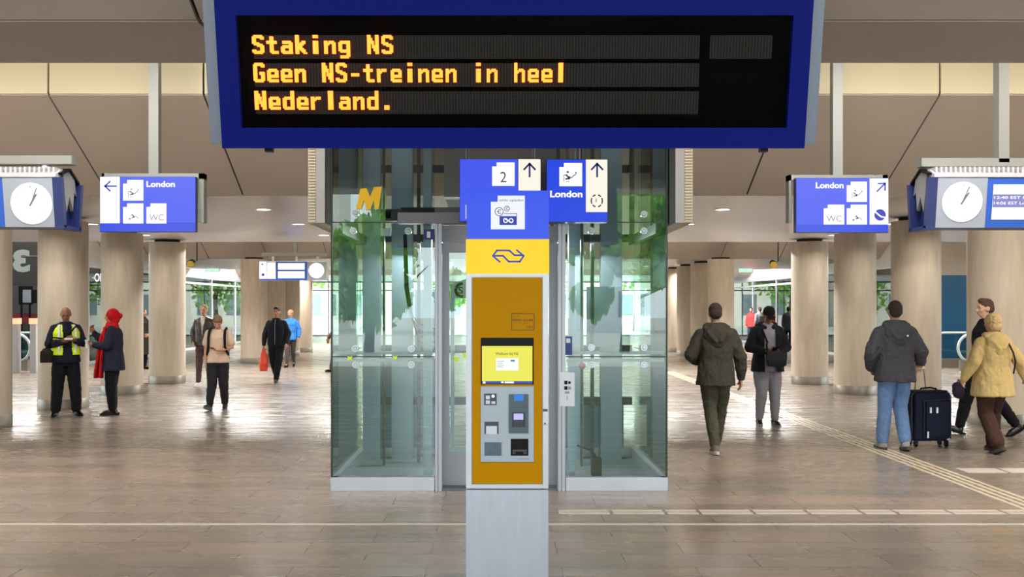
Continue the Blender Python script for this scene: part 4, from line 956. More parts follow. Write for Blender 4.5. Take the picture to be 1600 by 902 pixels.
STAND = dict(pelvis=(0, 0, .93), chest=(0, 0, 1.30), neck=(0, .0, 1.47), hl=(-.09, 0, .90), hr=(.09, 0, .90), kl=(-.10, .015, .49), kr=(.10, .015, .49), al=(-.105, -.015, .085), ar=(.105, -.015, .085),
    fl=-8, fr=8, pl=0, pr=0, sl=(-.165, -.01, 1.39), sr=(.165, -.01, 1.39), el=(-.225, -.03, 1.13), er=(.225, -.03, 1.13), wl=(-.235, .03, .90), wr=(.235, .03, .90),
    dl=(-.02, .12, -1), dr=(.02, .12, -1), nl=(1, 0, 0), nr=(-1, 0, 0), cl=22, cr=22, hp=0, hy=0)
class Person:
    def __init__(s, px, sc, yaw, H, label, skin='#b98a6d', pose=None, vox=.010, group='people in the station hall'):
        s.k = H/1.75; s.vox = vox; s.J = dict(STAND); s.J.update(pose or {}); s.skin = mat('skin_'+skin, skin, .55, 0, .35)
        s.yaw = R(yaw); s.root = thing('person', (wx(px, sc), F/sc, 0), label, 'person', group, s.yaw)
        s.M = wm(s.root)
        J = s.J; n = v3(J['neck'])
        s.hd = Matrix.Translation(n+Vector((0, .01, .05))) @ Euler((-R(J['hp']), 0, R(J['hy']))).to_matrix().to_4x4() @ Matrix.Translation(Vector((0, -.01, -1.52)))
        s.body()
    def world(s, p): return s.M @ (v3(p)*s.k)
    def H_(s, p): return s.hd @ v3(p)
    def body(s):
        J = s.J; b = Blob()
        pz = J['pelvis'][2]-.93; py, cy = J['pelvis'][1], J['chest'][1]; cx = J['chest'][0]
        b.loft([(.84+pz, .13, .10, 0, py), (.93+pz, .155, .112, 0, py), (1.07, .13, .095, cx*.3, py*.6+cy*.4), (1.2, .14, .10, cx*.7, cy), (1.33, .148, .105, cx, cy), (1.41, .115, .08, cx, cy), (1.475, .07, .06, cx, cy)])
        n = v3(J['neck']); b.cap(n-Vector((0, 0, .03)), s.H_((0, .012, 1.575)), .055, .05)
        hr_ = s.hd.to_3x3()
        b.ell(s.H_((0, .012, 1.652)), (.072, .092, .098), hr_); b.ell(s.H_((0, .035, 1.60)), (.058, .07, .075), hr_); b.ell(s.H_((0, .062, 1.555)), (.034, .035, .028), hr_)
        b.cap(s.H_((0, .10, 1.645)), s.H_((0, .122, 1.61)), .009, .014); b.ell(s.H_((0, .108, 1.608)), (.019, .014, .010), hr_)
        b.ell(s.H_((0, .092, 1.672)), (.05, .016, .012), hr_); b.ell(s.H_((0, .098, 1.578)), (.026, .013, .012), hr_)
        for sx in (-1, 1):
            b.ell(s.H_((sx*.074, .005, 1.632)), (.012, .024, .034), hr_); b.ell(s.H_((sx*.042, .075, 1.615)), (.022, .022, .022), hr_)
        for q in 'lr':
            S_, E, W_ = v3(J['s'+q]), v3(J['e'+q]), v3(J['w'+q]); b.cap(v3(J['chest'])+Vector(((-.05 if q == 'l' else .05), -.005, .125)), S_, .05, .054)
            b.chain([S_, S_.lerp(E, .45), E], [.054, .047, .038]); b.chain([E, E.lerp(W_, .35), W_], [.038, .039, .026])
            s.hand(b, W_, v3(J['d'+q]), v3(J['n'+q]), -1 if q == 'l' else 1, J['c'+q])
            Hh, K_, A = v3(J['h'+q]), v3(J['k'+q]), v3(J['a'+q]); b.chain([Hh, Hh.lerp(K_, .5), K_], [.084, .068, .052]); b.chain([K_, K_.lerp(A, .35), A], [.05, .052, .034])
            f = s.footdir(q); u_ = f.cross(Vector((0, 0, 1))).normalized().cross(f); b.cap(A-u_*.02, A+f*.10-u_*.042, .030, .022)
        s.bodyo = b.done('body', s.skin, s.root, min(s.vox, .0085), 2, k=s.k)
        m = MB(); 
        for sx in (-1, 1): m.ell(s.H_((sx*.032, .096, 1.648)), (.0125, .007, .0065), hr_, 10, 6)
        m.bm.transform(Matrix.Diagonal((s.k, s.k, s.k, 1))); m.build('eyes', mat('eye_dark', '#2b211c', .3), s.root, True, world=False)
        m = MB(); m.ell(s.H_((0, .1065, 1.578)), (.021, .006, .0055), hr_, 12, 6); m.bm.transform(Matrix.Diagonal((s.k, s.k, s.k, 1))); m.build('mouth', mat('lip', '#8a4b42', .5), s.root, True, world=False)
    def footdir(s, q):
        a = R(-s.J['f'+q]); p = R(s.J['p'+q]); return Vector((math.sin(-a)*math.cos(p), math.cos(a)*math.cos(p), math.sin(p)))
    def hand(s, b, w, d, n, side, curl):
        d = d.normalized(); n = (n-d*n.dot(d)).normalized(); a = d.cross(n)*1.0
        # a runs across the palm; the thumb side is chosen so that it points forward / inward
        th = a if a.y > 0 or abs(a.y) < .2 and a.x*side < 0 else -a
        for t in (-.026, 0, .026): b.cap(w+a*t*.6, w+d*.082+a*t, .017, .0145, 8)
        c = R(curl)
        for i, t in enumerate((.033, .011, -.011, -.032)):
            L = (.070, .078, .073, .056)[i]; p0 = w+d*.088+th*t; p1 = p0+(d*math.cos(c)+n*math.sin(c))*L*.55; p2 = p1+(d*math.cos(2*c)+n*math.sin(2*c))*L*.5
            b.chain([p0, p1, p2], [.0105, .0098, .0085])
        p0 = w+d*.03+th*.03; p1 = p0+(d*.75+th*.6+n*.25).normalized()*.045; p2 = p1+(d*.9+th*.1+n*.45).normalized()*.036; b.chain([p0, p1, p2], [.014, .0115, .0095])
    # -------- clothing
    def top(s, name, m, hem=.80, flare=.0, infl=.03, sleeve=1.0, amp=.012, cut=None, cuff=.045, collar=True, arm=.022, vox=None, sc=11):
        J = s.J; b = Blob(); py, cy = J['pelvis'][1], J['chest'][1]; cx = J['chest'][0]; i = infl
        rg = [(hem, .155+i+flare, .115+i+flare, 0, py)]
        if hem < .92: rg.append((.95, .152+i+flare*.5, .112+i+flare*.4, 0, py))
        rg += [(1.08, .145+i, .105+i, cx*.3, py*.6+cy*.4), (1.2, .152+i, .11+i, cx*.7, cy), (1.33, .155+i*.9, .115+i*.9, cx, cy), (1.40, .135+i*.7, .095+i*.6, cx, cy-.005), (1.47, .09+i*.4, .068+i*.4, cx, cy)]
        if collar: rg.append((1.505, .064+i*.3, .062+i*.3, cx, cy+.005))
        b.loft(rg)
        for q in 'lr':
            if sleeve <= 0: continue
            S_, E, W_ = v3(J['s'+q]), v3(J['e'+q]), v3(J['w'+q]); b.cap(v3(J['chest'])+Vector(((-.05 if q == 'l' else .05), -.005, .125)), S_, .054+i*.35, .058+i*.3)
            if sleeve >= 1: b.chain([S_, S_.lerp(E, .5), E], [.058+arm*.5, .052+arm*.9, .047+arm*.9]); b.chain([E, E.lerp(W_, .5), E.lerp(W_, .97)], [.047+arm*.9, .042+arm*.8, cuff])
            else: e2 = S_.lerp(E, sleeve); b.cap(S_, e2, .062+arm*.6, .058+arm)
        return b.done(name, m, s.root, vox or s.vox, 3, amp, sc, cut, s.k)
    def trousers(s, m, name='trousers', infl=.02, hemr=.058, amp=.013, top=1.0, knee=None, hem=-.03):
        J = s.J; b = Blob(); py = J['pelvis'][1]; i = infl
        b.loft([(.80, .135+i*.5, .11+i*.5, 0, py), (.9, .158+i*.5, .118+i*.5, 0, py), (top, .148+i*.4, .106+i*.4, 0, py)])
        for q in 'lr':
            Hh, K_, A = v3(J['h'+q]), v3(J['k'+q]), v3(J['a'+q]); kn = knee or (.056+i)
            A2 = A+(A-K_).normalized()*hem
            b.chain([Hh, Hh.lerp(K_, .5), K_], [.086+i*.6, .072+i, kn]); b.chain([K_, K_.lerp(A, .4), A2], [kn, (kn+hemr)*.5+.004, hemr])
        return b.done(name, m, s.root, s.vox, 3, amp, 12, None, s.k, (1, 1, .9))
    def shoes(s, m, sole=None, big=1.0):
        J = s.J
        for q in 'lr':
            A = v3(J['a'+q]); f = s.footdir(q); up = Vector((0, 0, 1)); sd = f.cross(up).normalized(); up = sd.cross(f).normalized()
            o = A-up*.05; b = Blob()
            b.cap(A-f*.01, o-f*.02+up*.012, .042*big, .045*big); b.cap(o-f*.02, o+f*.10-up*.004, .043*big, .040*big); b.cap(o+f*.10-up*.004, o+f*.155-up*.012, .040*big, .028*big)
            sh = b.done('shoe', m, s.root, .008, 3, 0, k=s.k)
            if sole:
                mb = MB(); pr_ = []
                for t in range(20):
                    a = 2*math.pi*t/20; l = math.cos(a); w = math.sin(a); pr_.append(o+f*(.05+.155*l)+sd*w*(.046 if l < 0 else .044)*big-up*.006)
                mb.rings([[p*s.k for p in pr_], [(p-up*.036)*s.k for p in pr_]]); mb.build('sole', sole, s.root, True, world=False)
    def hair(s, m, kind='short', amp=.004):
        b = Blob(); r = s.hd.to_3x3(); H_ = s.H_
        if kind == 'short':
            b.ell(H_((0, -.004, 1.676)), (.080, .094, .088), r); b.ell(H_((0, -.035, 1.635)), (.074, .068, .075), r)
        elif kind == 'quiff':
            b.ell(H_((0, -.004, 1.68)), (.080, .094, .088), r); b.ell(H_((0, -.035, 1.635)), (.074, .068, .075), r); b.ell(H_((0, .045, 1.738)), (.055, .05, .035), r)
        elif kind == 'bob':
            b.ell(H_((0, -.01, 1.668)), (.094, .105, .098), r); b.ell(H_((0, -.04, 1.60)), (.088, .07, .07), r)
        elif kind == 'bald':
            b.ell(H_((0, -.022, 1.648)), (.0765, .078, .072), r)
        elif kind == 'boy':
            b.ell(H_((0, .004, 1.682)), (.084, .098, .088), r); b.ell(H_((0, -.03, 1.635)), (.080, .075, .08), r); b.ell(H_((0, .06, 1.702)), (.066, .045, .035), r)
        return b.done('hair', m, s.root, .008, 2, amp, 40, None, s.k, (1, 1, 1))
    def hood(s, m, amp=.008):
        J = s.J; c = v3(J['neck']); b = Blob()
        for i in range(13):
            a = R(200+140*i/12); p = c+Vector((.105*math.cos(a), .02+.085*math.sin(a), .0-.012*math.sin(a)))
            if i: b.cap(pp, p, .05, .05)
            pp = p
        b.ell(c+Vector((0, -.12, -.085)), (.155, .058, .12)); b.ell(c+Vector((0, -.135, -.17)), (.085, .05, .075)); b.cap(c+Vector((-.1, .0, 0)), c+Vector((-.06, .085, -.03)), .038, .03); b.cap(c+Vector((.1, .0, 0)), c+Vector((.06, .085, -.03)), .038, .03)
        for sx in (-1, 1): b.chain([c+Vector((sx*.13, -.06, .0)), c+Vector((sx*.10, -.15, -.06)), c+Vector((sx*.03, -.185, -.15))], [.028, .026, .02])
        return b.done('hood', m, s.root, s.vox, 3, amp, 11, None, s.k)
    def obj(s, name, mb, m, smooth=True, bevel=0.0):
        mb.bm.transform(Matrix.Diagonal((s.k, s.k, s.k, 1))); return mb.build(name, m, s.root, smooth, bevel, world=False)

def cloth(n, c, var=.12): return mat('cloth_'+n, c, .85, 0, .2, var=var, vscale=25, bump=.25, bscale=180)
def held(name, label, cat, pos):
    return thing(name, pos, label, cat)
def phone_at(p, loc, dirv, label):
    """a phone lying in the hand; loc and directions in the person's own frame"""
    c = p.world(loc); d = (p.M.to_3x3() @ v3(dirv)).normalized(); r = thing('phone', c, label, 'phone')
    rt = d.cross(Vector((0, 0, 1))).normalized(); up = rt.cross(d).normalized(); m = MB(); fr = lambda u, v, w: c+rt*u+d*v+up*w
    m.prism(rect(-.036, .036, -.072, .072), fr, -.004, .004); m.build('case', M_black, r, bevel=.002); m = MB(); m.prism(rect(-.032, .032, -.066, .066), fr, .004, .005); m.build('screen', mat('phone_screen', '#20262e', .1), r); return r
def strap(m, pts, r=.012): m.tube(pts, r, 6)

# 1 hi-vis steward, left, looking down at a handheld
p = Person(103, 97, 212, 1.76, 'person in a yellow hi-vis vest looking down at a handheld device', '#8a6248', dict(hp=24, hy=-12, kl=(-.13, .02, .49), al=(-.155, 0, .085), kr=(.12, .0, .49), ar=(.15, -.03, .085), fl=-18, fr=22,
    el=(-.25, .04, 1.16), wl=(-.10, .25, 1.20), dl=(.6, .7, .25), nl=(.2, -.2, 1), cl=35, er=(.25, .02, 1.15), wr=(.09, .24, 1.18), dr=(-.6, .7, .3), nr=(-.2, -.2, 1), cr=35))
p.trousers(cloth('guard_black', '#15151a'), infl=.034, hemr=.075); p.top('jacket', cloth('guard_navy', '#1a1d2e', .35), .86, .015, .045, sleeve=1.0)
cutv = lambda c: abs(c.x) < .075+.05*max(0, c.z-1.25) and c.y > 0
p.top('hi_vis_vest', mat('hi_vis', '#cfe81a', .6, emit='#b8d800', es=.06), .98, .02, .062, sleeve=0, amp=.004, cut=lambda c: (abs(c.x) < .07 and c.y > -.02) or c.z > 1.46, collar=False)
m = MB()
for sx in (-1, 1): m.tube([(sx*.12, .155, 1.02), (sx*.125, .17, 1.2), (sx*.12, .16, 1.34), (sx*.105, .08, 1.445), (sx*.105, -.09, 1.43)], .022, 6)
p.obj('reflective_stripe', m, mat('reflective', '#d8dde0', .4))
p.shoes(M_black, M_black, 1.1); p.hair(mat('hair_grey_short', '#6a5a50', .9), 'bald', .001)
c = p.world((.0, .36, 1.24)); r = thing('handheld_device', c, 'white handheld device held by the person in the hi-vis vest', 'device'); m = MB(); m.box(c.x-.07, c.x+.05, c.y-.03, c.y+.03, c.z-.015, c.z+.015); m.build('case', M_white, r, bevel=.006); MB().box(c.x-.06, c.x+.03, c.y-.024, c.y+.024, c.z+.015, c.z+.018).build('screen', MATS['phone_screen'], r)
c = P(73, 555, 98.5); r = thing('shoulder_bag', c, 'dark shoulder bag at the side of the person in the hi-vis vest', 'bag')
b = Blob(); b.ell((0, 0, 0), (.10, .07, .12)); b.box(-.085, .085, -.055, .055, -.12, .06); b.done('bag_body', cloth('bag_brown', '#2b2522', .4), r, .01, 4, .004, 12); m = MB(); m.tube([c+Vector((0, -.02, .1)), c+Vector((.12, -.06, .28)), p.world((.06, .215, 1.24)), p.world((-.12, .12, 1.42)), p.world((-.13, -.12, 1.42)), p.world((.1, -.19, 1.15)), c+Vector((.02, .04, .1))], .016, 6); m.build('strap', M_black, r, True)

# 2 person in a red headscarf, facing left
p = Person(176, 96, 97, 1.71, 'person in a red headscarf and dark navy coat facing left with one hand raised', '#a97c62', dict(hp=2, hy=0, kl=(-.08, .01, .49), al=(-.085, -.02, .085), kr=(.08, .03, .49), ar=(.09, .01, .085), fl=-4, fr=10,
    el=(-.25, .03, 1.15), wl=(-.12, .26, 1.16), dl=(.25, .9, .1), nl=(.6, 0, .6), cl=45, er=(.24, .16, 1.16), wr=(.15, .34, 1.36), dr=(-.1, .35, .9), nr=(-.5, -.6, .2), cr=40))
p.trousers(cloth('black_b', '#131318'), infl=.028, hemr=.06); p.top('coat', cloth('navy_coat', '#23273a', .2), .74, .03, .045)
m_red = cloth('red_scarf', '#b3141d', .25)
b = Blob(); r_ = p.hd.to_3x3(); b.ell(p.H_((0, -.012, 1.655)), (.096, .108, .11), r_); b.ell(p.H_((0, -.035, 1.59)), (.085, .085, .09), r_); b.loft([(1.40, .15, .12, 0, .01), (1.47, .115, .105, 0, .01), (1.54, .08, .085, 0, .0)]); b.cap(p.H_((-.0, -.11, 1.64)), p.H_((0, -.13, 1.65)), .05, .035)
b.done('headscarf', m_red, p.root, .009, 3, .007, 14, None, p.k)
b = Blob()
for (x, y0, y1) in ((-.16, .06, .16), (-.10, .12, .26), (-.03, .15, .24), (.04, .16, .2)):
    b.mb.rings([[Vector((x+dx*wd, y+dy, z)) for dx, dy in ((-.07, -.015), (.07, -.015), (.07, .02), (-.07, .02))] for z, y, wd in ((1.46, .07, .6), (1.3, y0+.02, 1), (1.1, y0+.05, 1.1), (.86, (y0+y1)/2+.02, 1.2), (.62 if x < 0 else .78, y1-.02, 1.25))])
b.done('scarf_end', m_red, p.root, .009, 3, .013, 16, None, p.k, (1, 1, .15))
p.shoes(M_black, M_black, 1.05)
c = p.world((-.04, .40, 1.17)); r = thing('paper_cup', c, 'white paper cup held by the person in the red headscarf', 'cup'); m = MB(); m.lathe((c.x, c.y, c.z-.06), [(.028, 0), (.038, .12), (.041, .122), (.041, .13)], 18); m.build('cup_body', M_white, r, True); m = MB(); m.lathe((c.x, c.y, c.z+.068), [(.0405, 0), (.042, .006), (.036, .012)], 18); m.build('lid', M_silver2, r, True)

# 3 boy in a beige t-shirt
p = Person(341, 91.5, 186, 1.62, 'young person in a beige t-shirt walking while looking at a phone', '#c79678', dict(hp=34, hy=4, hl=(-.085, 0, .9), kl=(-.1, .02, .49), al=(-.105, -.10, .10), pl=-8, kr=(.09, .12, .50), ar=(.12, .20, .11), fr=18, pr=14, fl=-6,
    el=(-.25, .02, 1.15), wl=(-.06, .24, 1.10), dl=(.75, .5, .05), nl=(0, .1, 1), cl=35, er=(.225, -.04, 1.13), wr=(.22, .0, .88), dr=(0, .1, -1)))
p.trousers(cloth('charcoal', '#27262b'), infl=.032, hemr=.062); p.top('t_shirt', cloth('beige', '#d9bca6', .05), .87, .01, .035, sleeve=.62, arm=.034, amp=.008, collar=False)
p.shoes(cloth('shoe_charcoal', '#2a292c'), mat('sole_grey', '#4a4848', .7), 1.1); p.hair(mat('hair_light_brown', '#7d6347', .8, var=.2, vscale=60), 'boy')
phone_at(p, (.03, .31, 1.13), (.4, .8, .3), 'phone held by the young person in the beige t-shirt')
c = p.world((0, -.22, 1.15)); r = thing('backpack', c, 'black backpack worn by the young person in the beige t-shirt', 'backpack')
b = Blob(); b.box(-.14, .14, -.10, .03, -.22, .22); b.ell((0, -.05, .2), (.14, .07, .07)); o = b.done('bag_body', cloth('pack_black', '#17171a'), r, .012, 5, .004, 10); o.rotation_euler = (0, 0, p.yaw)
m = MB()
for sx in (-1, 1): m.tube([p.world((sx*.13, -.17, 1.38)), p.world((sx*.135, -.06, 1.50)), p.world((sx*.14, .10, 1.455)), p.world((sx*.145, .175, 1.33)), p.world((sx*.15, .17, 1.15)), p.world((sx*.19, .05, 1.02)), p.world((sx*.15, -.16, .99))], .022, 8)
m.build('strap', MATS['cloth_pack_black'], r, True)

# 4 person in a leather jacket behind
p = Person(319, 70.5, 178, 1.79, 'fair haired person in a brown leather jacket walking behind the beige t-shirt', '#c99a80', dict(hp=4, kr=(.09, .06, .5), ar=(.09, .10, .09), kl=(-.08, -.02, .49), al=(-.09, -.16, .12), pl=-18, el=(-.25, .0, 1.15), wl=(-.2, .12, .97), dl=(.3, .5, -.6), er=(.25, -.02, 1.14), wr=(.21, .10, .96), dr=(-.3, .5, -.7)))
p.trousers(cloth('brown_grey', '#54443f'), infl=.012, hemr=.05); p.top('undershirt', cloth('offwhite', '#dcd6cf', .05), .95, 0, .012, sleeve=0); p.top('leather_jacket', mat('leather', '#3b3230', .4, 0, .5, var=.3, vscale=12), .88, .01, .036, cut=lambda c: abs(c.x) < .05*max(0.2, (c.z-1.05)*2.5) and c.y > .05 and c.z > 1.1)
p.shoes(M_white, M_white); p.hair(mat('hair_blond', '#a8865c', .8, var=.2, vscale=60), 'short')

# 5 person in a dark padded vest with the orange bag, 6 person in the blue jacket
p = Person(432, 67.5, 180, 1.74, 'person in a dark padded vest walking with an orange carrier bag', '#b07f63', dict(hp=-2, kr=(.08, -.03, .49), ar=(.05, -.22, .16), pr=-28, kl=(-.07, .1, .5), al=(-.03, .16, .085), fl=-4, el=(-.27, -.04, 1.15), wl=(-.25, .08, .93), er=(.27, -.02, 1.14), wr=(.29, .02, .88), dr=(0, .1, -1), cr=60))
p.trousers(cloth('black_c', '#141418'), infl=.026, hemr=.062); p.top('shirt', cloth('dark_shirt', '#24242b'), .86, .0, .025); p.top('padded_vest', cloth('vest_navy', '#1b1d27'), .88, .0, .05, sleeve=0, amp=.008, sc=12)
m = MB(); m.tube([(0, .172, .9), (0, .178, 1.2), (0, .165, 1.35), (0, .10, 1.47)], .006, 5); p.obj('zip', m, M_grey)
p.shoes(M_black, mat('sole_grey', '#4a4848', .7)); p.hair(mat('hair_black', '#1b1613', .7), 'quiff')
c = p.world((.29, .03, .80)); r = thing('carrier_bag', c, 'orange red plastic carrier bag hanging from the hand of the padded vest walker', 'bag')
b = Blob(); b.loft([(-.52, .085, .06, 0, 0), (-.35, .10, .075, .0, 0), (-.18, .075, .05, .01, 0), (-.08, .05, .025, .0, 0), (0.0, .02, .015, 0, 0)]); b.done('bag_body', mat('orange_plastic', '#e2431d', .35, 0, .5), r, .01, 2, .010, 14)
m = MB(); m.tube([c+Vector((-.03, 0, -.03)), c+Vector((-.015, 0, .03)), c+Vector((.0, 0, .05)), c+Vector((.015, 0, .03)), c+Vector((.03, 0, -.03))], .008, 6); m.build('handle', MATS['orange_plastic'], r, True)
p = Person(454, 53.5, 176, 1.66, 'person in a bright blue jacket walking behind the padded vest walker', '#c79a82', dict(kr=(.08, .1, .5), ar=(.07, .16, .085), kl=(-.07, -.04, .49), al=(-.05, -.2, .14), pl=-24, el=(-.26, -.04, 1.15), wl=(-.27, .05, .92), hp=0))
p.trousers(cloth('dark_patterned', '#4a4348', .5), infl=.01, hemr=.045); p.top('jacket', cloth('bright_blue', '#3a7fd0', .15), .84, .01, .04); p.shoes(M_black); p.hair(mat('hair_blond', '#a8865c', .8), 'bob')

# 7 dark coat half hidden by the column
p = Person(222.5, 55.5, 250, 1.72, 'person in a long dark coat half hidden behind a left column', '#b08468', dict(hp=10, el=(-.25, .02, 1.15), wl=(-.2, .2, 1.0), dl=(.2, .8, 0), er=(.24, .05, 1.14), wr=(.19, .2, .98), dr=(-.2, .8, 0)))
p.trousers(cloth('black_b', '#131318'), infl=.02); p.top('long_coat', cloth('coat_umber', '#211b17'), .42, .03, .05); p.shoes(M_black); p.hair(mat('hair_black', '#1b1613', .7), 'bob')

# 8 brown coat passing behind the lift
p = Person(527, 58, 90, 1.70, 'person in a brown coat walking behind the left side of the lift', '#a97a60', dict(kr=(.08, .1, .5), ar=(.08, .18, .085), kl=(-.08, -.05, .49), al=(-.08, -.22, .14), pl=-24, el=(-.25, .05, 1.15), wl=(-.24, .2, .95)))
p.trousers(cloth('brown_grey', '#54443f'), infl=.02); p.top('coat', cloth('tan_coat', '#6f5140'), .78, .02, .04); p.shoes(M_black); p.hair(mat('hair_black', '#1b1613', .7), 'short')

# 9 man in a dark olive jacket seen from behind
OL = cloth('dark_olive', '#403d36', .15)
p = Person(1118, 130.5, -4, 1.79, 'person in a dark hooded jacket and olive trousers walking away, right of the lift', '#b98c72', dict(hp=6, pelvis=(0, 0, .94), hl=(-.085, 0, .9), hr=(.085, 0, .9), kl=(-.055, .02, .49), al=(-.02, -.10, .095), pl=-6, kr=(.085, .15, .51), ar=(.05, .30, .085), fl=-6, fr=4,
    sl=(-.178, -.01, 1.385), sr=(.178, -.01, 1.385), el=(-.285, -.02, 1.15), wl=(-.19, .19, 1.07), dl=(.4, .9, .1), cl=40, er=(.28, -.03, 1.13), wr=(.305, .05, .885), dr=(.02, .15, -1), nr=(-1, 0, 0), cr=18))
p.trousers(cloth('olive', '#4b4a3d', .15), infl=.02, hemr=.058, knee=.072); p.top('hooded_jacket', OL, .80, .022, .045, amp=.020, sc=11, arm=.026, cuff=.05); p.hood(OL)
p.shoes(cloth('shoe_taupe', '#6b6358'), mat('sole_pale', '#cfc9bd', .6), 1.05); p.hair(mat('hair_dark_brown', '#33261f', .85, var=.2, vscale=80), 'short', .002)

# 10 person in a black cap facing us, looking at a phone
p = Person(1199, 106, 180, 1.76, 'person in a black cap and grey joggers looking down at a phone', '#8f664c', dict(hp=32, kl=(-.10, .03, .49), al=(-.11, .0, .085), kr=(.09, .02, .49), ar=(.10, -.08, .09), fl=-6, fr=10, el=(-.27, .03, 1.15), wl=(-.08, .25, 1.09), dl=(.7, .6, .15), nl=(.1, -.1, 1), cl=35, er=(.27, .03, 1.15), wr=(.10, .25, 1.10), dr=(-.7, .6, .15), nr=(-.1, -.1, 1), cr=35))
p.trousers(cloth('grey_jogger', '#8d8b95', .05), infl=.04, hemr=.056, knee=.082, amp=.009); p.top('sweatshirt', cloth('grey_sweat', '#878791', .05), .86, .0, .02, sleeve=0)
p.top('open_jacket', cloth('black_jacket', '#16161b'), .80, .03, .05, amp=.008, cut=lambda c: abs(c.x) < .085 and c.y > .02 and c.z < 1.5 or c.z > 1.47 and c.y > .0, arm=.03)
BK_ = cloth('black_cap', '#101013'); p.hood(MATS['cloth_black_jacket'])
b = Blob(); r_ = p.hd.to_3x3(); b.ell(p.H_((0, -.004, 1.69)), (.086, .102, .085), r_); b.ell(p.H_((0, -.03, 1.655)), (.082, .08, .06), r_); b.ell(p.H_((0, .12, 1.675)), (.068, .07, .011), r_); b.done('cap', BK_, p.root, .007, 3, 0, k=p.k)
p.shoes(M_black, mat('sole_pale2', '#8d8a86', .6), 1.1)
phone_at(p, (0, .36, 1.13), (0, .8, .45), 'phone held by the person in the black cap')
c = P(1213, 560, 109); r = thing('crossbody_bag', c, 'small black crossbody bag hanging in front of the person in the cap', 'bag'); m = MB(); m.box(c.x-.14, c.x+.14, c.y-.04, c.y+.04, c.z-.12, c.z+.10); m.build('bag_body', cloth('bag_charcoal', '#26272b'), r, True, .02); m = MB(); m.box(c.x-.14, c.x+.14, c.y-.05, c.y-.041, c.z-.03, c.z+.1); m.build('flap', cloth('bag_flap', '#2f3035'), r)
m = MB(); m.tube([c+Vector((-.13, 0, .09)), c+Vector((-.14, -.0, .2)), p.world((.05, .19, 1.22)), p.world((.11, .13, 1.42)), p.world((.11, -.12, 1.45)), p.world((-.16, -.19, 1.15)), p.world((-.23, .05, .98)), c+Vector((.13, .02, .09))], .013, 6); m.build('strap', M_black, r, True)

# 11 traveller with the suitcase
CH = cloth('charcoal_shell', '#45444a', .12)
p = Person(1398, 127.5, -3, 1.82, 'person in a charcoal hooded jacket and blue jeans pulling a suitcase', '#b98c70', dict(hp=-4, kl=(-.105, .03, .49), al=(-.125, .06, .085), kr=(.085, .06, .49), ar=(.10, -.06, .10), pr=-10, fl=-6, fr=6,
    sl=(-.178, -.01, 1.385), sr=(.178, -.01, 1.385), el=(-.29, -.05, 1.14), wl=(-.245, .10, .96), dl=(.3, .6, -.6), cl=50, er=(.285, -.04, 1.16), wr=(.315, .05, 1.03), dr=(.05, .6, -.75), nr=(-.3, -.6, -.6), cr=55))
p.trousers(cloth('denim', '#627ea8', .12), infl=.024, hemr=.068, knee=.078, amp=.008); p.top('shell_jacket', CH, .81, .018, .05, amp=.021, sc=11, arm=.03, cuff=.05); p.hood(CH)
m = MB(); m.prism([(.045, 1.352), (.09, 1.338), (.098, 1.352), (.08, 1.366), (.055, 1.372)], lambda u, v, w: Vector((u, -.168+w, v)), -.014, .008); p.obj('chest_mark', m, M_white, False)
p.shoes(cloth('shoe_grey', '#8f8d88'), mat('sole_dark', '#3b3735', .7), 1.05); p.hair(mat('hair_dark_brown', '#33261f', .85), 'short', .003)
hx = p.world((.325, .09, .955))
s = 124.0; c = P(1450, 697, s); c.z = 0
r = thing('suitcase', c, 'dark navy soft suitcase on wheels with an extended handle', 'suitcase')
NV = cloth('suitcase_navy', '#1f2236', .15); w = .24; y0, y1 = c.y-.14, c.y+.15
m = MB(); m.box(c.x-w, c.x+w, y0+.03, y1, .07, .70); m.build('shell', NV, r, True, .035)
m = MB(); m.box(c.x-w+.13, c.x+w-.02, y0-.015, y0+.04, .12, .60); m.build('front_pocket', NV, r, True, .025)
m = MB(); m.box(c.x-w+.02, c.x-w+.12, y0+.01, y0+.035, .10, .66); m.build('side_panel', NV, r, True, .01)
m = MB(); m.tube([(c.x-w-.003, y0+.05, .10), (c.x-w-.003, y0+.05, .64), (c.x-w+.05, y0+.045, .703), (c.x+w-.05, y0+.045, .703), (c.x+w+.003, y0+.05, .64), (c.x+w+.003, y0+.05, .1)], .008, 6); m.tube([(c.x-w+.125, y0-.005, .12), (c.x-w+.125, y0-.005, .58), (c.x+w-.03, y0-.005, .605)], .006, 6); m.build('piping', mat('piping_navy', '#11121d', .5), r, True)
m = MB()
for x_ in (-.05, .03): m.box(c.x+x_, c.x+x_+.022, y0-.028, y0-.012, .43, .50)
m.box(c.x-.08, c.x-.06, y0-.02, y0-.005, .12, .2); m.build('zip_pull', M_silver2, r)
m = MB(); m.tube([(c.x-.10, c.y, .695), (c.x-.09, c.y, .725), (c.x+.03, c.y, .735), (c.x+.10, c.y, .72), (c.x+.11, c.y, .695)], .012, 8); m.build('top_handle', M_black, r, True)
m = MB()
for dx in (-.11, .035): m.tube([(c.x+dx, y1-.02, .65), (hx.x-.045 if dx < 0 else hx.x+.045, hx.y, hx.z)], .008, 8)
m.tube([(hx.x-.06, hx.y, hx.z), (hx.x+.06, hx.y, hx.z)], .013, 8); m.build('telescopic_handle', M_silver, r, True)
for dx, dy in ((-.19, y0+.06), (.19, y0+.06), (-.19, y1-.05), (.19, y1-.05)):
    m = MB(); m.cyl((c.x+dx-.016, dy, .032), (c.x+dx+.016, dy, .032), .032, .032, 16); m.box(c.x+dx-.022, c.x+dx+.022, dy-.02, dy+.02, .04, .085); m.build('wheel', M_black, r, True)

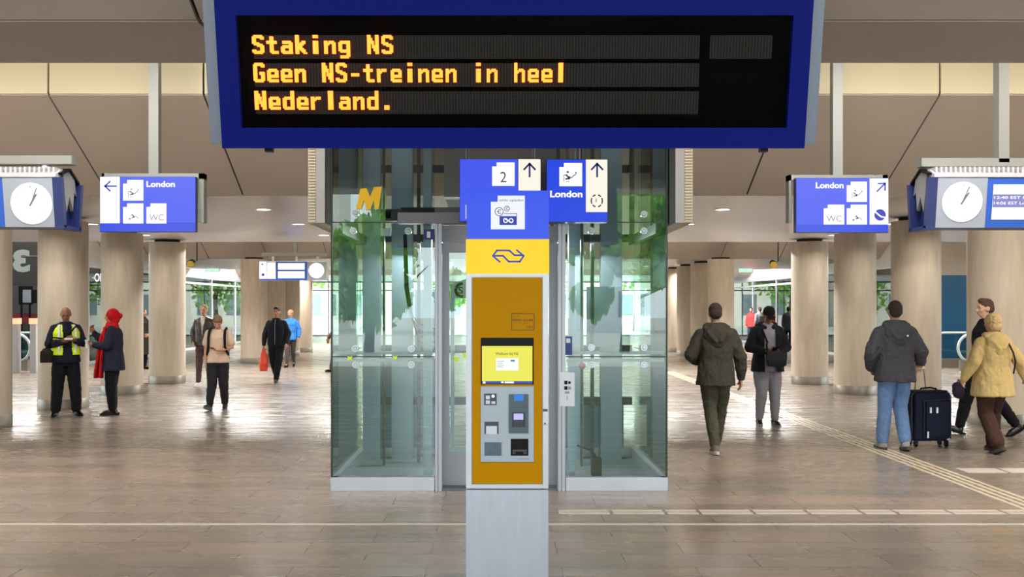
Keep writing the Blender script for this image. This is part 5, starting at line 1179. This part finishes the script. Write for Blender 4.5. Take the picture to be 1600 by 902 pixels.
# 12 person in black walking left behind the yellow jacket
p = Person(1541, 114.5, 86, 1.85, 'person in black with dark hair walking left behind the yellow jacket', '#c59a82', dict(hp=2, pelvis=(0, 0, .90), hl=(-.09, 0, .87), hr=(.09, 0, .87), kr=(.09, .20, .50), ar=(.09, .30, .10), pr=18, kl=(-.09, -.10, .47), al=(-.09, -.33, .15), pl=-30,
    el=(-.26, .08, 1.15), wl=(-.21, .0, .92), dl=(.05, .2, -1), er=(.24, -.12, 1.15), wr=(.22, -.06, .92)))
p.trousers(cloth('black_b', '#131318'), infl=.02, hemr=.06); p.top('black_coat', cloth('black_coat', '#121216'), .82, .01, .04); p.shoes(mat('shoe_leather', '#1a1413', .3), M_black, 1.05); p.hair(mat('hair_chestnut', '#4a3024', .8, var=.2, vscale=60), 'quiff', .004)

# 13 person in the yellow jacket
YJ = cloth('yellow_shell', '#c8b078', .06)
p = Person(1551, 129.5, 6, 1.665, 'person with short blond hair in a yellow hooded jacket walking away', '#c49a84', dict(hp=0, hy=6, kl=(-.085, .02, .49), al=(-.055, -.20, .12), pl=-22, kr=(.085, .12, .51), ar=(.085, .12, .085), fl=-4, fr=6,
    sl=(-.16, -.01, 1.385), el=(-.28, -.04, 1.15), wl=(-.355, .05, .93), dl=(-.25, .3, -.9), nl=(.8, .3, 0), cl=45, sr=(.16, -.01, 1.385), er=(.31, -.06, 1.16), wr=(.44, .0, .95), dr=(.4, .1, -.9), nr=(-.8, 0, -.3), cr=25))
p.trousers(cloth('brown_cord', '#3f2b24', .15), infl=.038, hemr=.085, knee=.088, amp=.010); p.top('hooded_jacket', YJ, .72, .045, .05, amp=.018, sc=11, arm=.028, cuff=.05); p.hood(YJ)
m = MB(); J_ = [(.197*math.cos(R(a)), .168*math.sin(R(a)), .985) for a in range(195, 350, 12)]; m.tube(J_, .006, 5); p.obj('waist_seam', m, mat('seam_ochre', '#a88936', .8))
p.shoes(cloth('shoe_brown', '#3a2620'), mat('sole_dark', '#3b3735', .7), 1.1); p.hair(mat('hair_pale_blond', '#c9ad7c', .8, var=.3, vscale=90), 'bob', .011)
c = p.world((-.41, .08, .80)); r = thing('hand_purse', c, 'dark purple pouch held in the hand of the person in the yellow jacket', 'purse'); b = Blob(); b.ell((0, 0, -.03), (.075, .045, .095)); b.ell((-.02, 0, .03), (.055, .04, .05)); b.done('pouch_body', cloth('pouch', '#2a2130', .3), r, .009, 3, .005, 14); m = MB(); m.tube([c+Vector((-.03, 0, .05)), c+Vector((0, 0, .12)), c+Vector((.03, 0, .05))], .007, 6); m.build('wrist_strap', M_black, r, True)
m = MB(); pts = [(.215, -.10, 1.0), (.19, -.175, 1.15), (.15, -.19, 1.27), (.10, -.165, 1.39), (.075, -.06, 1.52), (.02, .10, 1.47), (-.06, .185, 1.25), (-.17, .16, 1.0)]
r = thing('bag_strap', p.world((.12, -.17, 1.2)), 'thin dark crossbody strap over the shoulder of the yellow jacket', 'strap'); m.tube([p.world(q) for q in pts], .010, 6); m.build('strap_band', M_black, r, True)

# distant passers-by beyond the right glazing
p = Person(1174, 33.5, 150, 1.72, 'distant person in a red jacket beyond the right columns', '#b98c72', None, .016, 'distant passers-by'); p.trousers(cloth('denim_dark', '#2d3648')); p.top('jacket', cloth('red_coat', '#c93a3a'), .84); p.shoes(M_black); p.hair(mat('hair_black', '#1b1613', .7), 'short')
p = Person(1187, 35, 20, 1.76, 'distant person in a grey coat beyond the right columns', '#b98c72', None, .016, 'distant passers-by'); p.trousers(cloth('black_b', '#131318')); p.top('coat', cloth('grey_coat', '#6d7077'), .7); p.shoes(M_black); p.hair(mat('hair_dark_brown', '#33261f', .85), 'short')
